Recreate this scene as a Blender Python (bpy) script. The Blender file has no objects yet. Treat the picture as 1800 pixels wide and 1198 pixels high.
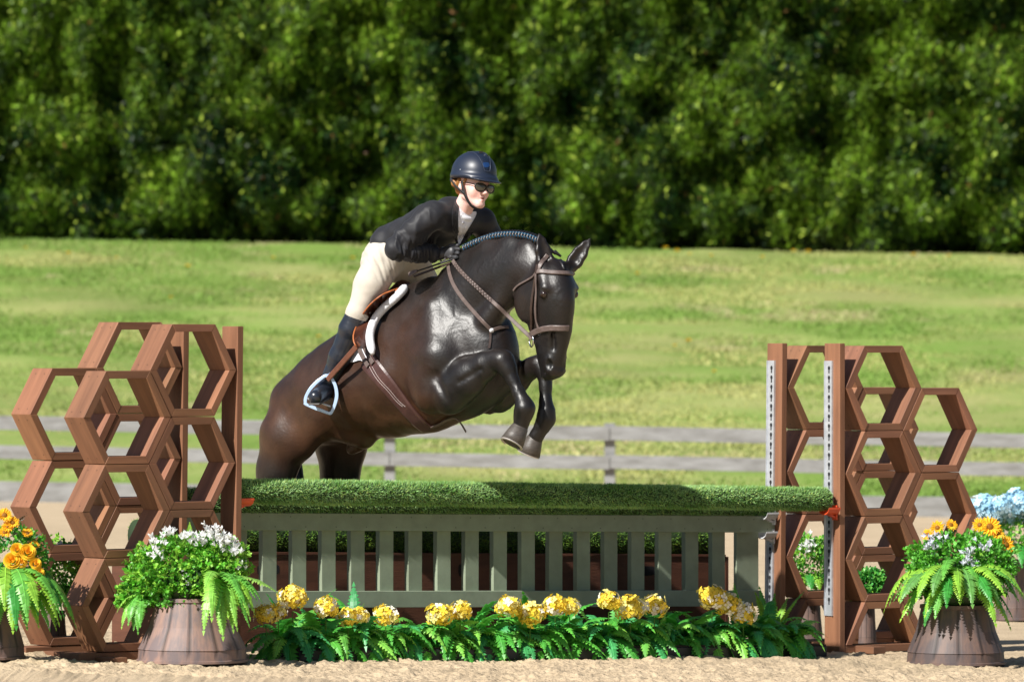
import bpy, bmesh, math, random
import numpy as np
from mathutils import Vector, Matrix
from mathutils.bvhtree import BVHTree
random.seed(7); rng = np.random.default_rng(7)
R = math.radians
S = bpy.context.scene
# ---------------------------------------------------------------- camera, sky, sun, exposure
F = 10880.0; CAMY = -34.0; CAMZ = 1.76; HOR = 590.0
cd = bpy.data.cameras.new("camera"); cam = bpy.data.objects.new("camera", cd); S.collection.objects.link(cam)
cam.location = (0, CAMY, CAMZ); cam.rotation_euler = (R(90) - 9.0 / F, 0, 0)
cd.sensor_width = 36; cd.lens = F / 1800 * 36; cd.clip_start = 1; cd.clip_end = 900
cd.dof.use_dof = True; cd.dof.focus_distance = 33.6; cd.dof.aperture_fstop = 4.4
S.camera = cam
S.render.resolution_x = 1024; S.render.resolution_y = 681
SUN_AZ = (-0.665, -0.747); SUN_EL = R(41)
W = bpy.data.worlds.new("World"); S.world = W; W.use_nodes = True
nt = W.node_tree; bg = nt.nodes["Background"]; sky = nt.nodes.new("ShaderNodeTexSky"); sky.sky_type = 'NISHITA'
sky.sun_disc = False; sky.sun_elevation = SUN_EL; sky.sun_rotation = math.atan2(SUN_AZ[0], SUN_AZ[1])
sky.air_density = 1.0; sky.dust_density = 0.6
nt.links.new(sky.outputs[0], bg.inputs[0]); bg.inputs[1].default_value = 0.05
ld = bpy.data.lights.new("sun", 'SUN'); ld.energy = 5.0; ld.angle = R(0.5); ld.color = (1.0, 0.97, 0.91)
sun = bpy.data.objects.new("sun", ld); S.collection.objects.link(sun)
sd = Vector((SUN_AZ[0] * math.cos(SUN_EL), SUN_AZ[1] * math.cos(SUN_EL), math.sin(SUN_EL)))
sun.rotation_euler = sd.to_track_quat('Z', 'Y').to_euler(); sun.location = (-20, -20, 25)
S.view_settings.view_transform = 'Standard'; S.view_settings.look = 'None'; S.view_settings.gamma = 1
S.view_settings.exposure = 0.64

# ---------------------------------------------------------------- places
def P(px, py, Y):
    D = Y - CAMY
    return np.array([(px - 900) / F * D, Y, CAMZ - (py - HOR) / F * D])
TH = R(37); U = np.array([math.cos(TH), math.sin(TH), 0]); V = np.array([-math.sin(TH), math.cos(TH), 0])
def gz(x, y):
    f = np.clip((np.asarray(y, float) - 2) / 24, 0, 1)
    return -np.asarray(x, float) * (0.03 * (1 - f) + 0.0167 * f)
# horse / rider frame
PHI = R(43); FW = np.array([math.cos(PHI), -math.sin(PHI), 0]); LT = np.array([-math.sin(PHI), -math.cos(PHI), 0])
HO = np.array([(700 - 900) / F * 34.1, 0.1, 0])
def J(px, py, q=0.0):
    a = px - 900
    s = (a * (HO[1] + q * LT[1] - CAMY) - F * (HO[0] + q * LT[0])) / (F * FW[0] - a * FW[1])
    w = HO + s * FW + q * LT
    return P(px, py, w[1])
def toL(w): d = np.asarray(w) - HO; return np.stack([d @ FW, d @ LT, d[..., 2]], -1)
def toW(l): l = np.asarray(l); return HO + l[..., :1] * FW + l[..., 1:2] * LT + l[..., 2:3] * np.array([0, 0, 1.0])
def JL(px, py, q=0.0): return toL(J(px, py, q))

# ---------------------------------------------------------------- noise
def _h(n): return np.modf(np.abs(np.sin(n) * 43758.5453))[0]
def vnoise(x, y, z, seed=0):
    xi, yi, zi = np.floor(x), np.floor(y), np.floor(z); fx, fy, fz = x - xi, y - yi, z - zi
    fx, fy, fz = [t * t * (3 - 2 * t) for t in (fx, fy, fz)]; r = 0
    for dx in (0, 1):
        for dy in (0, 1):
            for dz in (0, 1):
                h = _h((xi + dx) * 12.9898 + (yi + dy) * 78.233 + (zi + dz) * 37.719 + seed * 5.17)
                r = r + h * (fx if dx else 1 - fx) * (fy if dy else 1 - fy) * (fz if dz else 1 - fz)
    return r * 2 - 1
def fbm(x, y, z, oct=3, seed=0):
    r = 0; a = 1; t = 0
    for i in range(oct): r = r + a * vnoise(x * 2 ** i, y * 2 ** i, z * 2 ** i, seed + i); t += a; a *= .5
    return r / t

# ---------------------------------------------------------------- object helpers
ORG = {}
def props(o, label=None, cat=None, group=None, kind=None):
    if label: o['label'] = label
    if cat: o['category'] = cat
    if group: o['group'] = group
    if kind: o['kind'] = kind
    return o
def thing(name, loc, label, cat, group=None, kind=None):
    o = bpy.data.objects.new(name, None); S.collection.objects.link(o); o.location = [float(c) for c in loc]
    o.empty_display_size = .1
    ORG[o.name] = np.array(loc, float); return props(o, label, cat, group, kind)
def mk(name, v, f, mats, parent=None, smooth=False, col=None, uv=None, mi=None, loc=None, bevel=0, wn=False):
    v = np.asarray(v, float).reshape(-1, 3)
    org = ORG[parent.name] if parent is not None else (np.array(loc, float) if loc is not None else np.array([v[:, 0].mean(), v[:, 1].mean(), v[:, 2].min()]))
    me = bpy.data.meshes.new(name)
    if isinstance(f, np.ndarray):
        n, k = f.shape; me.vertices.add(len(v)); me.vertices.foreach_set('co', (v - org).ravel())
        me.loops.add(n * k); me.loops.foreach_set('vertex_index', f.ravel().astype(np.int32))
        me.polygons.add(n); me.polygons.foreach_set('loop_start', np.arange(0, n * k, k, dtype=np.int32))
        me.update(calc_edges=True)
    else:
        me.from_pydata((v - org).tolist(), [], [list(a) for a in f]); me.update()
    me.validate()
    for m in (mats if isinstance(mats, (list, tuple)) else [mats]): me.materials.append(m)
    if mi is not None: me.polygons.foreach_set('material_index', np.asarray(mi, np.int32))
    if smooth: me.polygons.foreach_set('use_smooth', np.ones(len(me.polygons), bool))
    if col is not None:
        c = np.ones((len(v), 4), np.float32); col = np.asarray(col, np.float32)
        c[:, :3] = col if col.ndim == 2 else col[:, None]
        a = me.color_attributes.new('Col', 'FLOAT_COLOR', 'POINT'); a.data.foreach_set('color', c.ravel())
    if uv is not None:
        l = me.uv_layers.new(name='UVMap'); vi = np.zeros(len(me.loops), np.int32); me.loops.foreach_get('vertex_index', vi)
        l.data.foreach_set('uv', np.asarray(uv, np.float32)[vi].ravel())
    o = bpy.data.objects.new(name, me); S.collection.objects.link(o)
    if parent is not None: o.parent = parent
    else: o.location = org.tolist()
    ORG[o.name] = org
    if bevel:
        b = o.modifiers.new('bevel', 'BEVEL'); b.width = bevel; b.segments = 2; b.limit_method = 'ANGLE'; b.harden_normals = False
    return o
class MB:
    def __init__(s): s.v = []; s.f = []; s.c = []; s.uv = []; s.m = []; s.n = 0
    def add(s, v, f, c=1.0, uv=None, m=0):
        v = np.asarray(v, float); s.v.append(v); s.f += [[i + s.n for i in a] for a in f]
        s.m += [m] * len(f); s.n += len(v)
        cc = np.asarray(c, float)
        if cc.ndim == 0: cc = np.full((len(v), 3), float(cc))
        elif cc.ndim == 1: cc = np.tile(cc, (len(v), 1))
        s.c.append(cc); s.uv.append(np.zeros((len(v), 2)) if uv is None else np.asarray(uv, float))
    def box(s, A, B, wv, hv, c=1.0, m=0, jit=True):
        """beam from A to B with half vectors wv, hv"""
        A, B, wv, hv = [np.asarray(t, float) for t in (A, B, wv, hv)]; L = np.linalg.norm(B - A)
        o = rng.random(2) * 20 if jit else np.zeros(2)
        fs = []; vs = []; uv = []
        c8 = [(A, -1, -1), (A, 1, -1), (A, 1, 1), (A, -1, 1), (B, -1, -1), (B, 1, -1), (B, 1, 1), (B, -1, 1)]
        wl, hl = np.linalg.norm(wv), np.linalg.norm(hv)
        for (p, a, b) in c8:
            vs.append(p + a * wv + b * hv); uv.append((o[0] + (L if p is B else 0) , o[1] + a * wl + b * hl))
        F6 = [(0, 3, 2, 1), (4, 5, 6, 7), (0, 1, 5, 4), (1, 2, 6, 5), (2, 3, 7, 6), (3, 0, 4, 7)]
        if np.dot(np.cross(wv, hv), B - A) < 0: F6 = [t[::-1] for t in F6]
        s.add(vs, F6, c, uv, m)
    def tube(s, pts, r, n=8, c=1.0, m=0, flat=None, cap=True):
        """round tube along points; r scalar/list; flat=(dir, factor) squashes along dir"""
        pts = np.asarray(pts, float); k = len(pts); r = np.broadcast_to(np.asarray(r, float), (k,))
        T = np.gradient(pts, axis=0); T /= np.linalg.norm(T, axis=1)[:, None] + 1e-9
        up = np.array([0, 0, 1.0]) if abs(T[0][2]) < .9 else np.array([1.0, 0, 0])
        vs = []; N = np.cross(T[0], up); N /= np.linalg.norm(N)
        for i in range(k):
            N = N - T[i] * (N @ T[i]); N /= np.linalg.norm(N) + 1e-9; B = np.cross(T[i], N)
            for j in range(n):
                a = 2 * math.pi * j / n; d = (N * math.cos(a) + B * math.sin(a)) * r[i]
                if flat is not None: d = d - np.asarray(flat[0]) * (d @ np.asarray(flat[0])) * (1 - flat[1])
                vs.append(pts[i] + d)
        fs = [(i * n + j, i * n + (j + 1) % n, (i + 1) * n + (j + 1) % n, (i + 1) * n + j) for i in range(k - 1) for j in range(n)]
        if cap: fs += [tuple(range(n))[::-1], tuple(range((k - 1) * n, k * n))]
        uv = [(i * .05, (j / n) * .2) for i in range(k) for j in range(n)]
        s.add(vs, fs, c, uv, m)
    def ribbon(s, pts, nrm, w, t, c=1.0, m=0):
        """flat strap along pts with surface normals nrm"""
        pts = np.asarray(pts, float); nrm = np.asarray(nrm, float); k = len(pts)
        T = np.gradient(pts, axis=0); T /= np.linalg.norm(T, axis=1)[:, None] + 1e-9
        B = np.cross(T, nrm); B /= np.linalg.norm(B, axis=1)[:, None] + 1e-9
        N = np.cross(B, T); w = np.broadcast_to(np.asarray(w, float), (k,))[:, None]
        prof = [(-1, 0), (-1, .6), (-.75, 1), (.75, 1), (1, .6), (1, 0)]; n = len(prof)
        vs = np.stack([pts + B * w * .5 * a + N * t * b for a, b in prof], 1).reshape(-1, 3)
        fs = [(i * n + j, (i + 1) * n + j, (i + 1) * n + (j + 1) % n, i * n + (j + 1) % n) for i in range(k - 1) for j in range(n)]
        fs += [tuple(range(n)), tuple(range((k - 1) * n, k * n))[::-1]]
        s.add(vs, fs, c, [(i * .03, j * .01) for i in range(k) for j in range(n)], m)
    def lathe(s, c0, prof, n=32, ax=(0, 0, 1), c=1.0, m=0, wob=0):
        ax = np.asarray(ax, float); ax /= np.linalg.norm(ax); a = np.cross(ax, [1, 0, .01]); a /= np.linalg.norm(a); b = np.cross(ax, a)
        vs = [np.asarray(c0) + ax * h + (a * math.cos(2 * math.pi * j / n) + b * math.sin(2 * math.pi * j / n)) * r for r, h in prof for j in range(n)]
        k = len(prof); fs = [(i * n + j, i * n + (j + 1) % n, (i + 1) * n + (j + 1) % n, (i + 1) * n + j) for i in range(k - 1) for j in range(n)]
        s.add(vs, fs, c, [(h, j / n * 6.28 * prof[0][0]) for r, h in prof for j in range(n)], m)
    def build(s, name, mats, parent=None, **k):
        return mk(name, np.concatenate(s.v), s.f, mats, parent, col=np.concatenate(s.c), uv=np.concatenate(s.uv), mi=s.m, **k)
def spline(pts, n=8):
    p = np.asarray(pts, float); q = np.vstack([2 * p[0] - p[1], p, 2 * p[-1] - p[-2]]); out = []
    for i in range(1, len(q) - 2):
        for k in range(n):
            t = k / n; a, b, c, d = q[i - 1], q[i], q[i + 1], q[i + 2]
            out.append(.5 * ((2 * b) + (c - a) * t + (2 * a - 5 * b + 4 * c - d) * t * t + (3 * b - 3 * c + d - a) * t ** 3))
    out.append(p[-1]); return np.array(out)

# ---------------------------------------------------------------- materials
def mat(name, base, rough=.6, var=.0, vscale=8, attr=False, bump=0, bscale=60, metal=0, spec=.5, coat=0, coord='Object',
        stretch=(1, 1, 1), sheen=0, trans=0, base2=None, lo=.35, hi=.65, bdist=.01, sss=0):
    m = bpy.data.materials.new(name); m.use_nodes = True; t = m.node_tree; b = t.nodes["Principled BSDF"]; L = t.links.new
    b.inputs['Roughness'].default_value = rough; b.inputs['Metallic'].default_value = metal
    b.inputs['Specular IOR Level'].default_value = spec; b.inputs['Coat Weight'].default_value = coat
    if coat: b.inputs['Coat Roughness'].default_value = .25
    if sheen: b.inputs['Sheen Weight'].default_value = sheen
    if sss:
        b.inputs['Subsurface Weight'].default_value = sss; b.inputs['Subsurface Radius'].default_value = (.01, .004, .002); b.inputs['Subsurface Scale'].default_value = 1
    tc = t.nodes.new('ShaderNodeTexCoord'); mp = t.nodes.new('ShaderNodeMapping'); mp.inputs['Scale'].default_value = stretch
    L(tc.outputs[coord], mp.inputs[0])
    out = None
    rgb = t.nodes.new('ShaderNodeRGB'); rgb.outputs[0].default_value = (*base, 1); out = rgb.outputs[0]
    if base2 is not None or var:
        n = t.nodes.new('ShaderNodeTexNoise'); n.inputs['Scale'].default_value = vscale; n.inputs['Detail'].default_value = 6
        n.inputs['Roughness'].default_value = .6
        L(mp.outputs[0], n.inputs[0])
        mr = t.nodes.new('ShaderNodeMapRange'); mr.inputs[1].default_value = lo; mr.inputs[2].default_value = hi; L(n.outputs[0], mr.inputs[0])
        mx = t.nodes.new('ShaderNodeMix'); mx.data_type = 'RGBA'
        b2 = base2 if base2 is not None else tuple(c * (1 - var) for c in base)
        L(mr.outputs[0], mx.inputs[0]); mx.inputs[6].default_value = (*base, 1); mx.inputs[7].default_value = (*b2, 1); out = mx.outputs[2]
    if attr:
        at = t.nodes.new('ShaderNodeAttribute'); at.attribute_name = 'Col'
        mu = t.nodes.new('ShaderNodeMix'); mu.data_type = 'RGBA'; mu.blend_type = 'MULTIPLY'; mu.inputs[0].default_value = 1
        L(out, mu.inputs[6]); L(at.outputs['Color'], mu.inputs[7]); out = mu.outputs[2]
    L(out, b.inputs['Base Color'])
    if bump:
        n2 = t.nodes.new('ShaderNodeTexNoise'); n2.inputs['Scale'].default_value = bscale; n2.inputs['Detail'].default_value = 5; L(mp.outputs[0], n2.inputs[0])
        bp = t.nodes.new('ShaderNodeBump'); bp.inputs['Strength'].default_value = bump; bp.inputs['Distance'].default_value = bdist
        L(n2.outputs[0], bp.inputs['Height']); L(bp.outputs[0], b.inputs['Normal'])
    if trans:
        tr = t.nodes.new('ShaderNodeBsdfTranslucent'); L(out, tr.inputs[0]); ms = t.nodes.new('ShaderNodeMixShader'); ms.inputs[0].default_value = trans
        L(b.outputs[0], ms.inputs[1]); L(tr.outputs[0], ms.inputs[2]); L(ms.outputs[0], t.nodes['Material Output'].inputs[0])
    return m
M = {}
M['wood'] = mat('stained_wood', (.265, .120, .062), .62, attr=True, coord='UV', vscale=1.0, stretch=(1.6, 17, 1), base2=(.140, .060, .031), lo=.35, hi=.75, bump=.35, bscale=1.2, bdist=.004)
M['oldwood'] = mat('grey_wood', (.29, .292, .29), .8, coord='Object', vscale=3, stretch=(1, 1, 5), base2=(.17, .168, .16), bump=.2, bscale=20)
M['boxwood'] = mat('dark_box_wood', (.12, .045, .025), .55, vscale=3, stretch=(1, 1, 6), base2=(.075, .028, .016), bump=.2, bscale=30)
M['sage'] = mat('sage_paint', (.26, .305, .215), .55, attr=True, vscale=9, base2=(.215, .25, .175), bump=.15, bscale=40, bdist=.003)
M['turf'] = mat('turf', (1, 1, 1), .6, attr=True, trans=.15, spec=.3)
M['turfcore'] = mat('turf_backing', (.018, .04, .012), .9)
M['leaf'] = mat('leaf', (1, 1, 1), .42, attr=True, trans=.3, spec=.5)
M['hedge'] = mat('hedge_leaf', (1, 1, 1), .5, attr=True, trans=.22, spec=.35)
M['petal'] = mat('petal', (1, 1, 1), .6, attr=True, trans=.3, spec=.3)
M['steel'] = mat('galvanised', (.62, .64, .68), .42, var=.2, vscale=20, metal=.55)
M['hole'] = mat('dark_hole', (.008, .008, .01), .9)
M['orange'] = mat('orange_plastic', (.75, .09, .025), .4, var=.15)
M['whiteplastic'] = mat('white_plastic', (.6, .6, .62), .45, var=.1)
M['sand'] = mat('sand', (.51, .395, .262), .95, vscale=3, base2=(.43, .33, .215), attr=True, bump=.6, bscale=55, bdist=.02, spec=.2)
M['tub'] = mat('barrel_resin', (.21, .13, .105), .6, coord='UV', vscale=1.6, stretch=(3, 7, 1), lo=.42, hi=.58, base2=(.12, .09, .09), attr=True, bump=.25, bscale=4, bdist=.004)
M['blackplastic'] = mat('black_plastic', (.02, .02, .022), .45)
M['soil'] = mat('soil', (.03, .02, .014), .95, bump=.5, bscale=40)
M['trunkbark'] = mat('bark', (.06, .04, .028), .9, bump=.6, bscale=20)
# ---------------------------------------------------------------- ground: one sandy sheet, grass bank behind the rail fence
def steps(segs):
    out = [segs[0][0]]
    for a, b, st in segs:
        n = max(1, int(round((b - a) / st))); out += list(np.linspace(a, b, n + 1)[1:])
    return np.array(out)
xs = steps([(-150, -20, 26), (-20, -6, 2), (-6, -3.5, .12), (-3.5, 3.7, .0095), (3.7, 6.2, .12), (6.2, 20, 2), (20, 150, 26)])
ys = steps([(-60, -8, 6), (-8, -2.9, .4), (-2.9, -0.2, .012), (-.2, 3, .05), (3, 12, .3), (12, 27.9, 1.2), (27.9, 40, 4)])
GX, GY = np.meshgrid(xs, ys); GZ = gz(GX, GY)
near = np.clip((3.0 - GY) / 2, 0, 1) * (np.abs(GX) < 5.5)
cl = np.clip(vnoise(GX / .034, GY / .05, 0, 1), 0, 1) ** 1.1 * .009 + np.clip(vnoise(GX / .017, GY / .024, 0, 2), -.2, 1) * .010 + np.clip(vnoise(GX / .11, GY / .14, 0, 3) - .25, 0, 1) * .03
cl += fbm(GX / .35, GY / .5, 0, 2, 5) * .012
GZ = GZ + near * cl
colg = 1 + .06 * fbm(GX / 1.7, GY / 2.5, 0, 3, 9) - .22 * near * (vnoise(GX / .035, GY / .05, 0, 11) > .48)
def gridf(ny, nx):
    i = np.arange((ny - 1) * nx).reshape(ny - 1, nx)[:, :-1].ravel()
    return np.stack([i, i + 1, i + nx + 1, i + nx], 1)
g = mk('ground', np.stack([GX, GY, GZ], -1).reshape(-1, 3), gridf(len(ys), len(xs)), M['sand'], smooth=True, col=colg.ravel(), loc=(0, 0, 0))
props(g, 'pale tan sand footing of the riding arena', 'ground', kind='structure')

def bank_z(x, y):
    t = np.clip((y - 29.3) / 27.0, 0, 1)
    return gz(x, y) + .03 + 3.02 * t ** .92 + np.clip(y - 56.3, 0, 3) * 0
M['bank'] = mat('bank_grass', (.16, .25, .05), .9, vscale=.5, stretch=(.6, .8, 1), base2=(.31, .30, .12), lo=.40, hi=.70, attr=True, bump=.4, bscale=7, bdist=.05, spec=.15)
bx = steps([(-150, -14, 17), (-14, 14, .35), (14, 150, 17)]); by = steps([(28.6, 58, .3), (58, 160, 8)])
BX, BY = np.meshgrid(bx, by); BZ = bank_z(BX, BY) + .05 * fbm(BX / 1.5, BY / 1.5, 0, 3, 3)
g = mk('grass_bank', np.stack([BX, BY, BZ], -1).reshape(-1, 3), gridf(len(by), len(bx)), M['bank'], smooth=True,
       col=np.clip(1 + .25 * fbm(BX / 1.2, BY / 2.0, 0, 3, 8), .6, 1.4).ravel(), loc=(0, 40, 0))
props(g, 'sunny grass bank rising behind the rail fence to the hedge', 'grass', kind='structure')
# grass blades on the bank
def blades(cx, cy, cz, h, w, lean, col, mat_, name, label, cat):
    n = len(cx); a = rng.random(n) * 6.283; la = rng.random(n) * 6.283
    base = np.stack([cx, cy, cz], 1); side = np.stack([np.cos(a), np.sin(a), np.zeros(n)], 1) * w[:, None]
    tip = base + np.stack([np.cos(la) * lean, np.sin(la) * lean, h], 1)
    v = np.stack([base - side, base + side, tip], 1).reshape(-1, 3); f = np.arange(3 * n).reshape(-1, 3)
    o = mk(name, v, f, mat_, col=np.repeat(col, 3, 0), loc=(0, float(cy.mean()), float(cz.min())))
    return props(o, label, cat, kind='stuff')
n = 150000
cy = 28.9 + rng.random(n) ** 1.0 * 27.6; cx = (rng.random(n) * 2 - 1) * (cy + 34) * np.where(rng.random(n) < .85, .0865, .19)
cz = bank_z(cx, cy)
h = .015 + .03 * rng.random(n) ** 2 + .012 * np.clip(fbm(cx / .8, cy / .8, 0, 2, 4), 0, 1)
dry = np.clip(fbm(cx / 2.2, cy / 1.9, 0, 4, 21) * 2.4 + .46 + .25 * (rng.random(n) - .5), 0, 1)[:, None]
cg = np.array([.16, .27, .045]) * (1 - dry) + np.array([.40, .40, .14]) * dry
cg = cg * (.85 + .3 * rng.random((n, 1)))
worn = np.clip(fbm(cx / .9, cy / 1.3, 0, 3, 55) * 3 - .9, 0, .7)[:, None]; cg = cg * (1 - worn) + np.array([.50, .40, .24]) * worn
blades(cx, cy, cz, h, .008 + .012 * rng.random(n), .05 * rng.random(n), cg, M['turf'], 'bank_grass_blades', 'short mown grass blades covering the bank', 'grass')

# ---------------------------------------------------------------- hedge
HY = 57.0
def hsurf(x, z): return HY + .45 * fbm(x / 1.3, z / 2.2, 0, 2, 31) + .8 * fbm(x / .42, z / .55, 0, 2, 33) - .10 * np.minimum(z, 2) + .05 * np.maximum(z - 5, 0)
n = 330000
hz = rng.random(n) * 8.0; hx = (rng.random(n) * 2 - 1) * 9.0; nw = n // 5; sg0 = np.sign(rng.random(nw) - .5); hx[:nw] = sg0 * (8.8 + 9.2 * rng.random(nw))
dep = rng.exponential(.20, n); hy = hsurf(hx, hz) + dep - .05
hb = np.clip((.55 - hz) / .55, 0, 1); hy += hb * .5
keep = rng.random(n) > hb * .75
hx, hz, hy, dep = hx[keep], hz[keep], hy[keep], dep[keep]; n = len(hx)
zb = bank_z(hx, np.full(n, 56.6))
c = np.stack([hx, hy, hz + zb], 1)
d = np.stack([rng.normal(0, .55, n), -.55 + rng.normal(0, .4, n), .75 + rng.normal(0, .45, n)], 1); d /= np.linalg.norm(d, axis=1)[:, None]
sv = np.cross(d, rng.normal(0, 1, (n, 3))); sv /= np.linalg.norm(sv, axis=1)[:, None]
ln = (.045 + .075 * rng.random(n) ** 1.5)[:, None]; wd = ln * (.15 + .17 * rng.random((n, 1)))
v = np.stack([c - d * ln * .4, c + sv * wd + d * ln * .2, c + d * ln, c - sv * wd + d * ln * .2], 1).reshape(-1, 3)
tint = np.clip(.56 + 1.1 * fbm(hx / .45, hz / .5, 0, 3, 41) + .05 * (hz - 2.5), 0, 1)[:, None]  # leaf colour carries shaded gaps between clumps and a sunlit, lighter top
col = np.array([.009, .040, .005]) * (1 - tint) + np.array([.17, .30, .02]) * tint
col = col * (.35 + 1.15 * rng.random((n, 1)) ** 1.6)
brt = rng.random(n) < .07; col[brt] = np.array([.42, .55, .07]) * (.7 + .6 * rng.random((brt.sum(), 1)))  # brightest leaves: sunlit tips put into the colour
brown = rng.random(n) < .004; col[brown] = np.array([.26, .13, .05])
hedge = thing('hedge', (0, HY, 3.0), 'tall dense green conifer hedge along the top of the grass bank', 'hedge')
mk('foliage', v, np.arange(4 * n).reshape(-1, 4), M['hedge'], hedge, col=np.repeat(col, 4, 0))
x_, z_ = np.meshgrid(np.arange(-18, 18.01, .25), np.arange(0, 8.3, .25))
core = np.stack([x_, hsurf(x_, z_) + .42 + np.clip(.5 - z_, 0, 1), z_ + bank_z(x_, 56.6 + 0 * x_) - .05], -1)
back = core.copy(); back[..., 1] = HY + 2.2
cv = np.concatenate([core.reshape(-1, 3), back.reshape(-1, 3)]); gf = gridf(*x_.shape); ny, nx = x_.shape
top = [( (ny - 1) * nx + i, (ny - 1) * nx + i + 1, ny * nx + (ny - 1) * nx + i + 1, ny * nx + (ny - 1) * nx + i) for i in range(nx - 1)]
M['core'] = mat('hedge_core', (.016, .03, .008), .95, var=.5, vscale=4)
mk('dark_core', cv, [tuple(a) for a in gf] + [tuple(a[::-1] + ny * nx) for a in gf] + top, M['core'], hedge)  # dark backing sheet stands in for the shaded inside of the hedge
b = MB()
for i in range(13):
    x = -9 + i * 1.5 + random.uniform(-.3, .3); z = float(bank_z(x, 56.8))
    b.tube([(x, 58.3, z - .1), (x + .05, 58.35, z + 1.2), (x, 58.5, z + 4)], [.11, .08, .04], 7)
    b2 = b
b.build('trunk', M['trunkbark'], hedge, smooth=True)
# wild weeds at the hedge foot, dandelions
dm = MB(); 
for k in range(14):
    a = k * 2.399; dm.add([(0, 0, .09), (math.cos(a) * .03, math.sin(a) * .03, .1), (math.cos(a + .35) * .032, math.sin(a + .35) * .032, .105), (math.cos(a + .2) * .015, math.sin(a + .2) * .015, .12)], [(0, 1, 2), (0, 2, 3), (0, 3, 1)], (.75, .52, .02))
dm.tube([(0, 0, 0), (0, 0, .1)], .005, 5, c=(.1, .2, .03))
dand = None
dpos = [(1170, 437), (1212, 445), (1250, 449), (1395, 443), (1420, 446), (1605, 447), (1668, 450), (1190, 443), (205, 449), (330, 470), (480, 452), (45, 432), (1742, 452), (560, 590), (1210, 600), (1255, 650), (620, 455), (980, 470), (1120, 480), (1340, 452), (1500, 660), (1186, 605), (300, 520), (120, 445)]
for px, py in dpos:
    best = min(np.arange(29.5, 56.5, .25), key=lambda y: abs(P(px, py, y)[2] - (bank_z(P(px, py, y)[0], y) + .1)))
    w = P(px, py, best); w[2] = float(bank_z(w[0], best)) + .0
    if dand is None:
        dand = dm.build('dandelion', M['petal'], loc=(0, 0, 0)); o = dand
    else:
        o = dand.copy(); S.collection.objects.link(o)
    o.location = w.tolist(); s = random.uniform(.8, 1.3); o.scale = (s, s, s)
    props(o, 'small yellow dandelion blooming in the grass bank below the hedge', 'flower', 'dandelions on the grass bank')

# ---------------------------------------------------------------- rail fence beyond the sand
FYc = 28.6
fence = thing('rail_fence', (0, FYc, 0), 'weathered grey three rail wooden fence between sand and grass bank', 'fence')
def fz(x, py): # height on fence plane for centre-of-picture row py, following the fall of the ground
    return CAMZ - (py - HOR) / F * (FYc - CAMY) - .0167 * x
def fpx(px): return (px - 900) / F * (FYc - CAMY)
posts = [685 + 387 * i for i in range(-7, 9)]
for p0 in posts:
    b = MB(); x = fpx(p0); z0 = float(gz(x, FYc)) - .1
    b.box((x, FYc + .09, z0), (x, FYc + .09, fz(x, 741)), (.055, 0, 0), (0, .05, 0)); b.build('post', M['oldwood'], fence, bevel=.004)
for (ya, yb, off) in ((746, 771, 0), (797, 821, .004), (860, 902, -.004)):
    for i in range(len(posts) - 1):
        xa, xb = fpx(posts[i]) + .004, fpx(posts[i + 1]) - .004
        b = MB(); b.box((xa, FYc + off, (fz(xa, ya) + fz(xa, yb)) / 2 + random.uniform(-.008, .008)), (xb, FYc + off, (fz(xb, ya) + fz(xb, yb)) / 2 + random.uniform(-.008, .008)),
              (0, .019, 0), (0, 0, (yb - ya) / F * 62.6 / 2), c=1); b.build('rail' if yb < 850 else 'kick_board', M['oldwood'], fence, bevel=.003)

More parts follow.
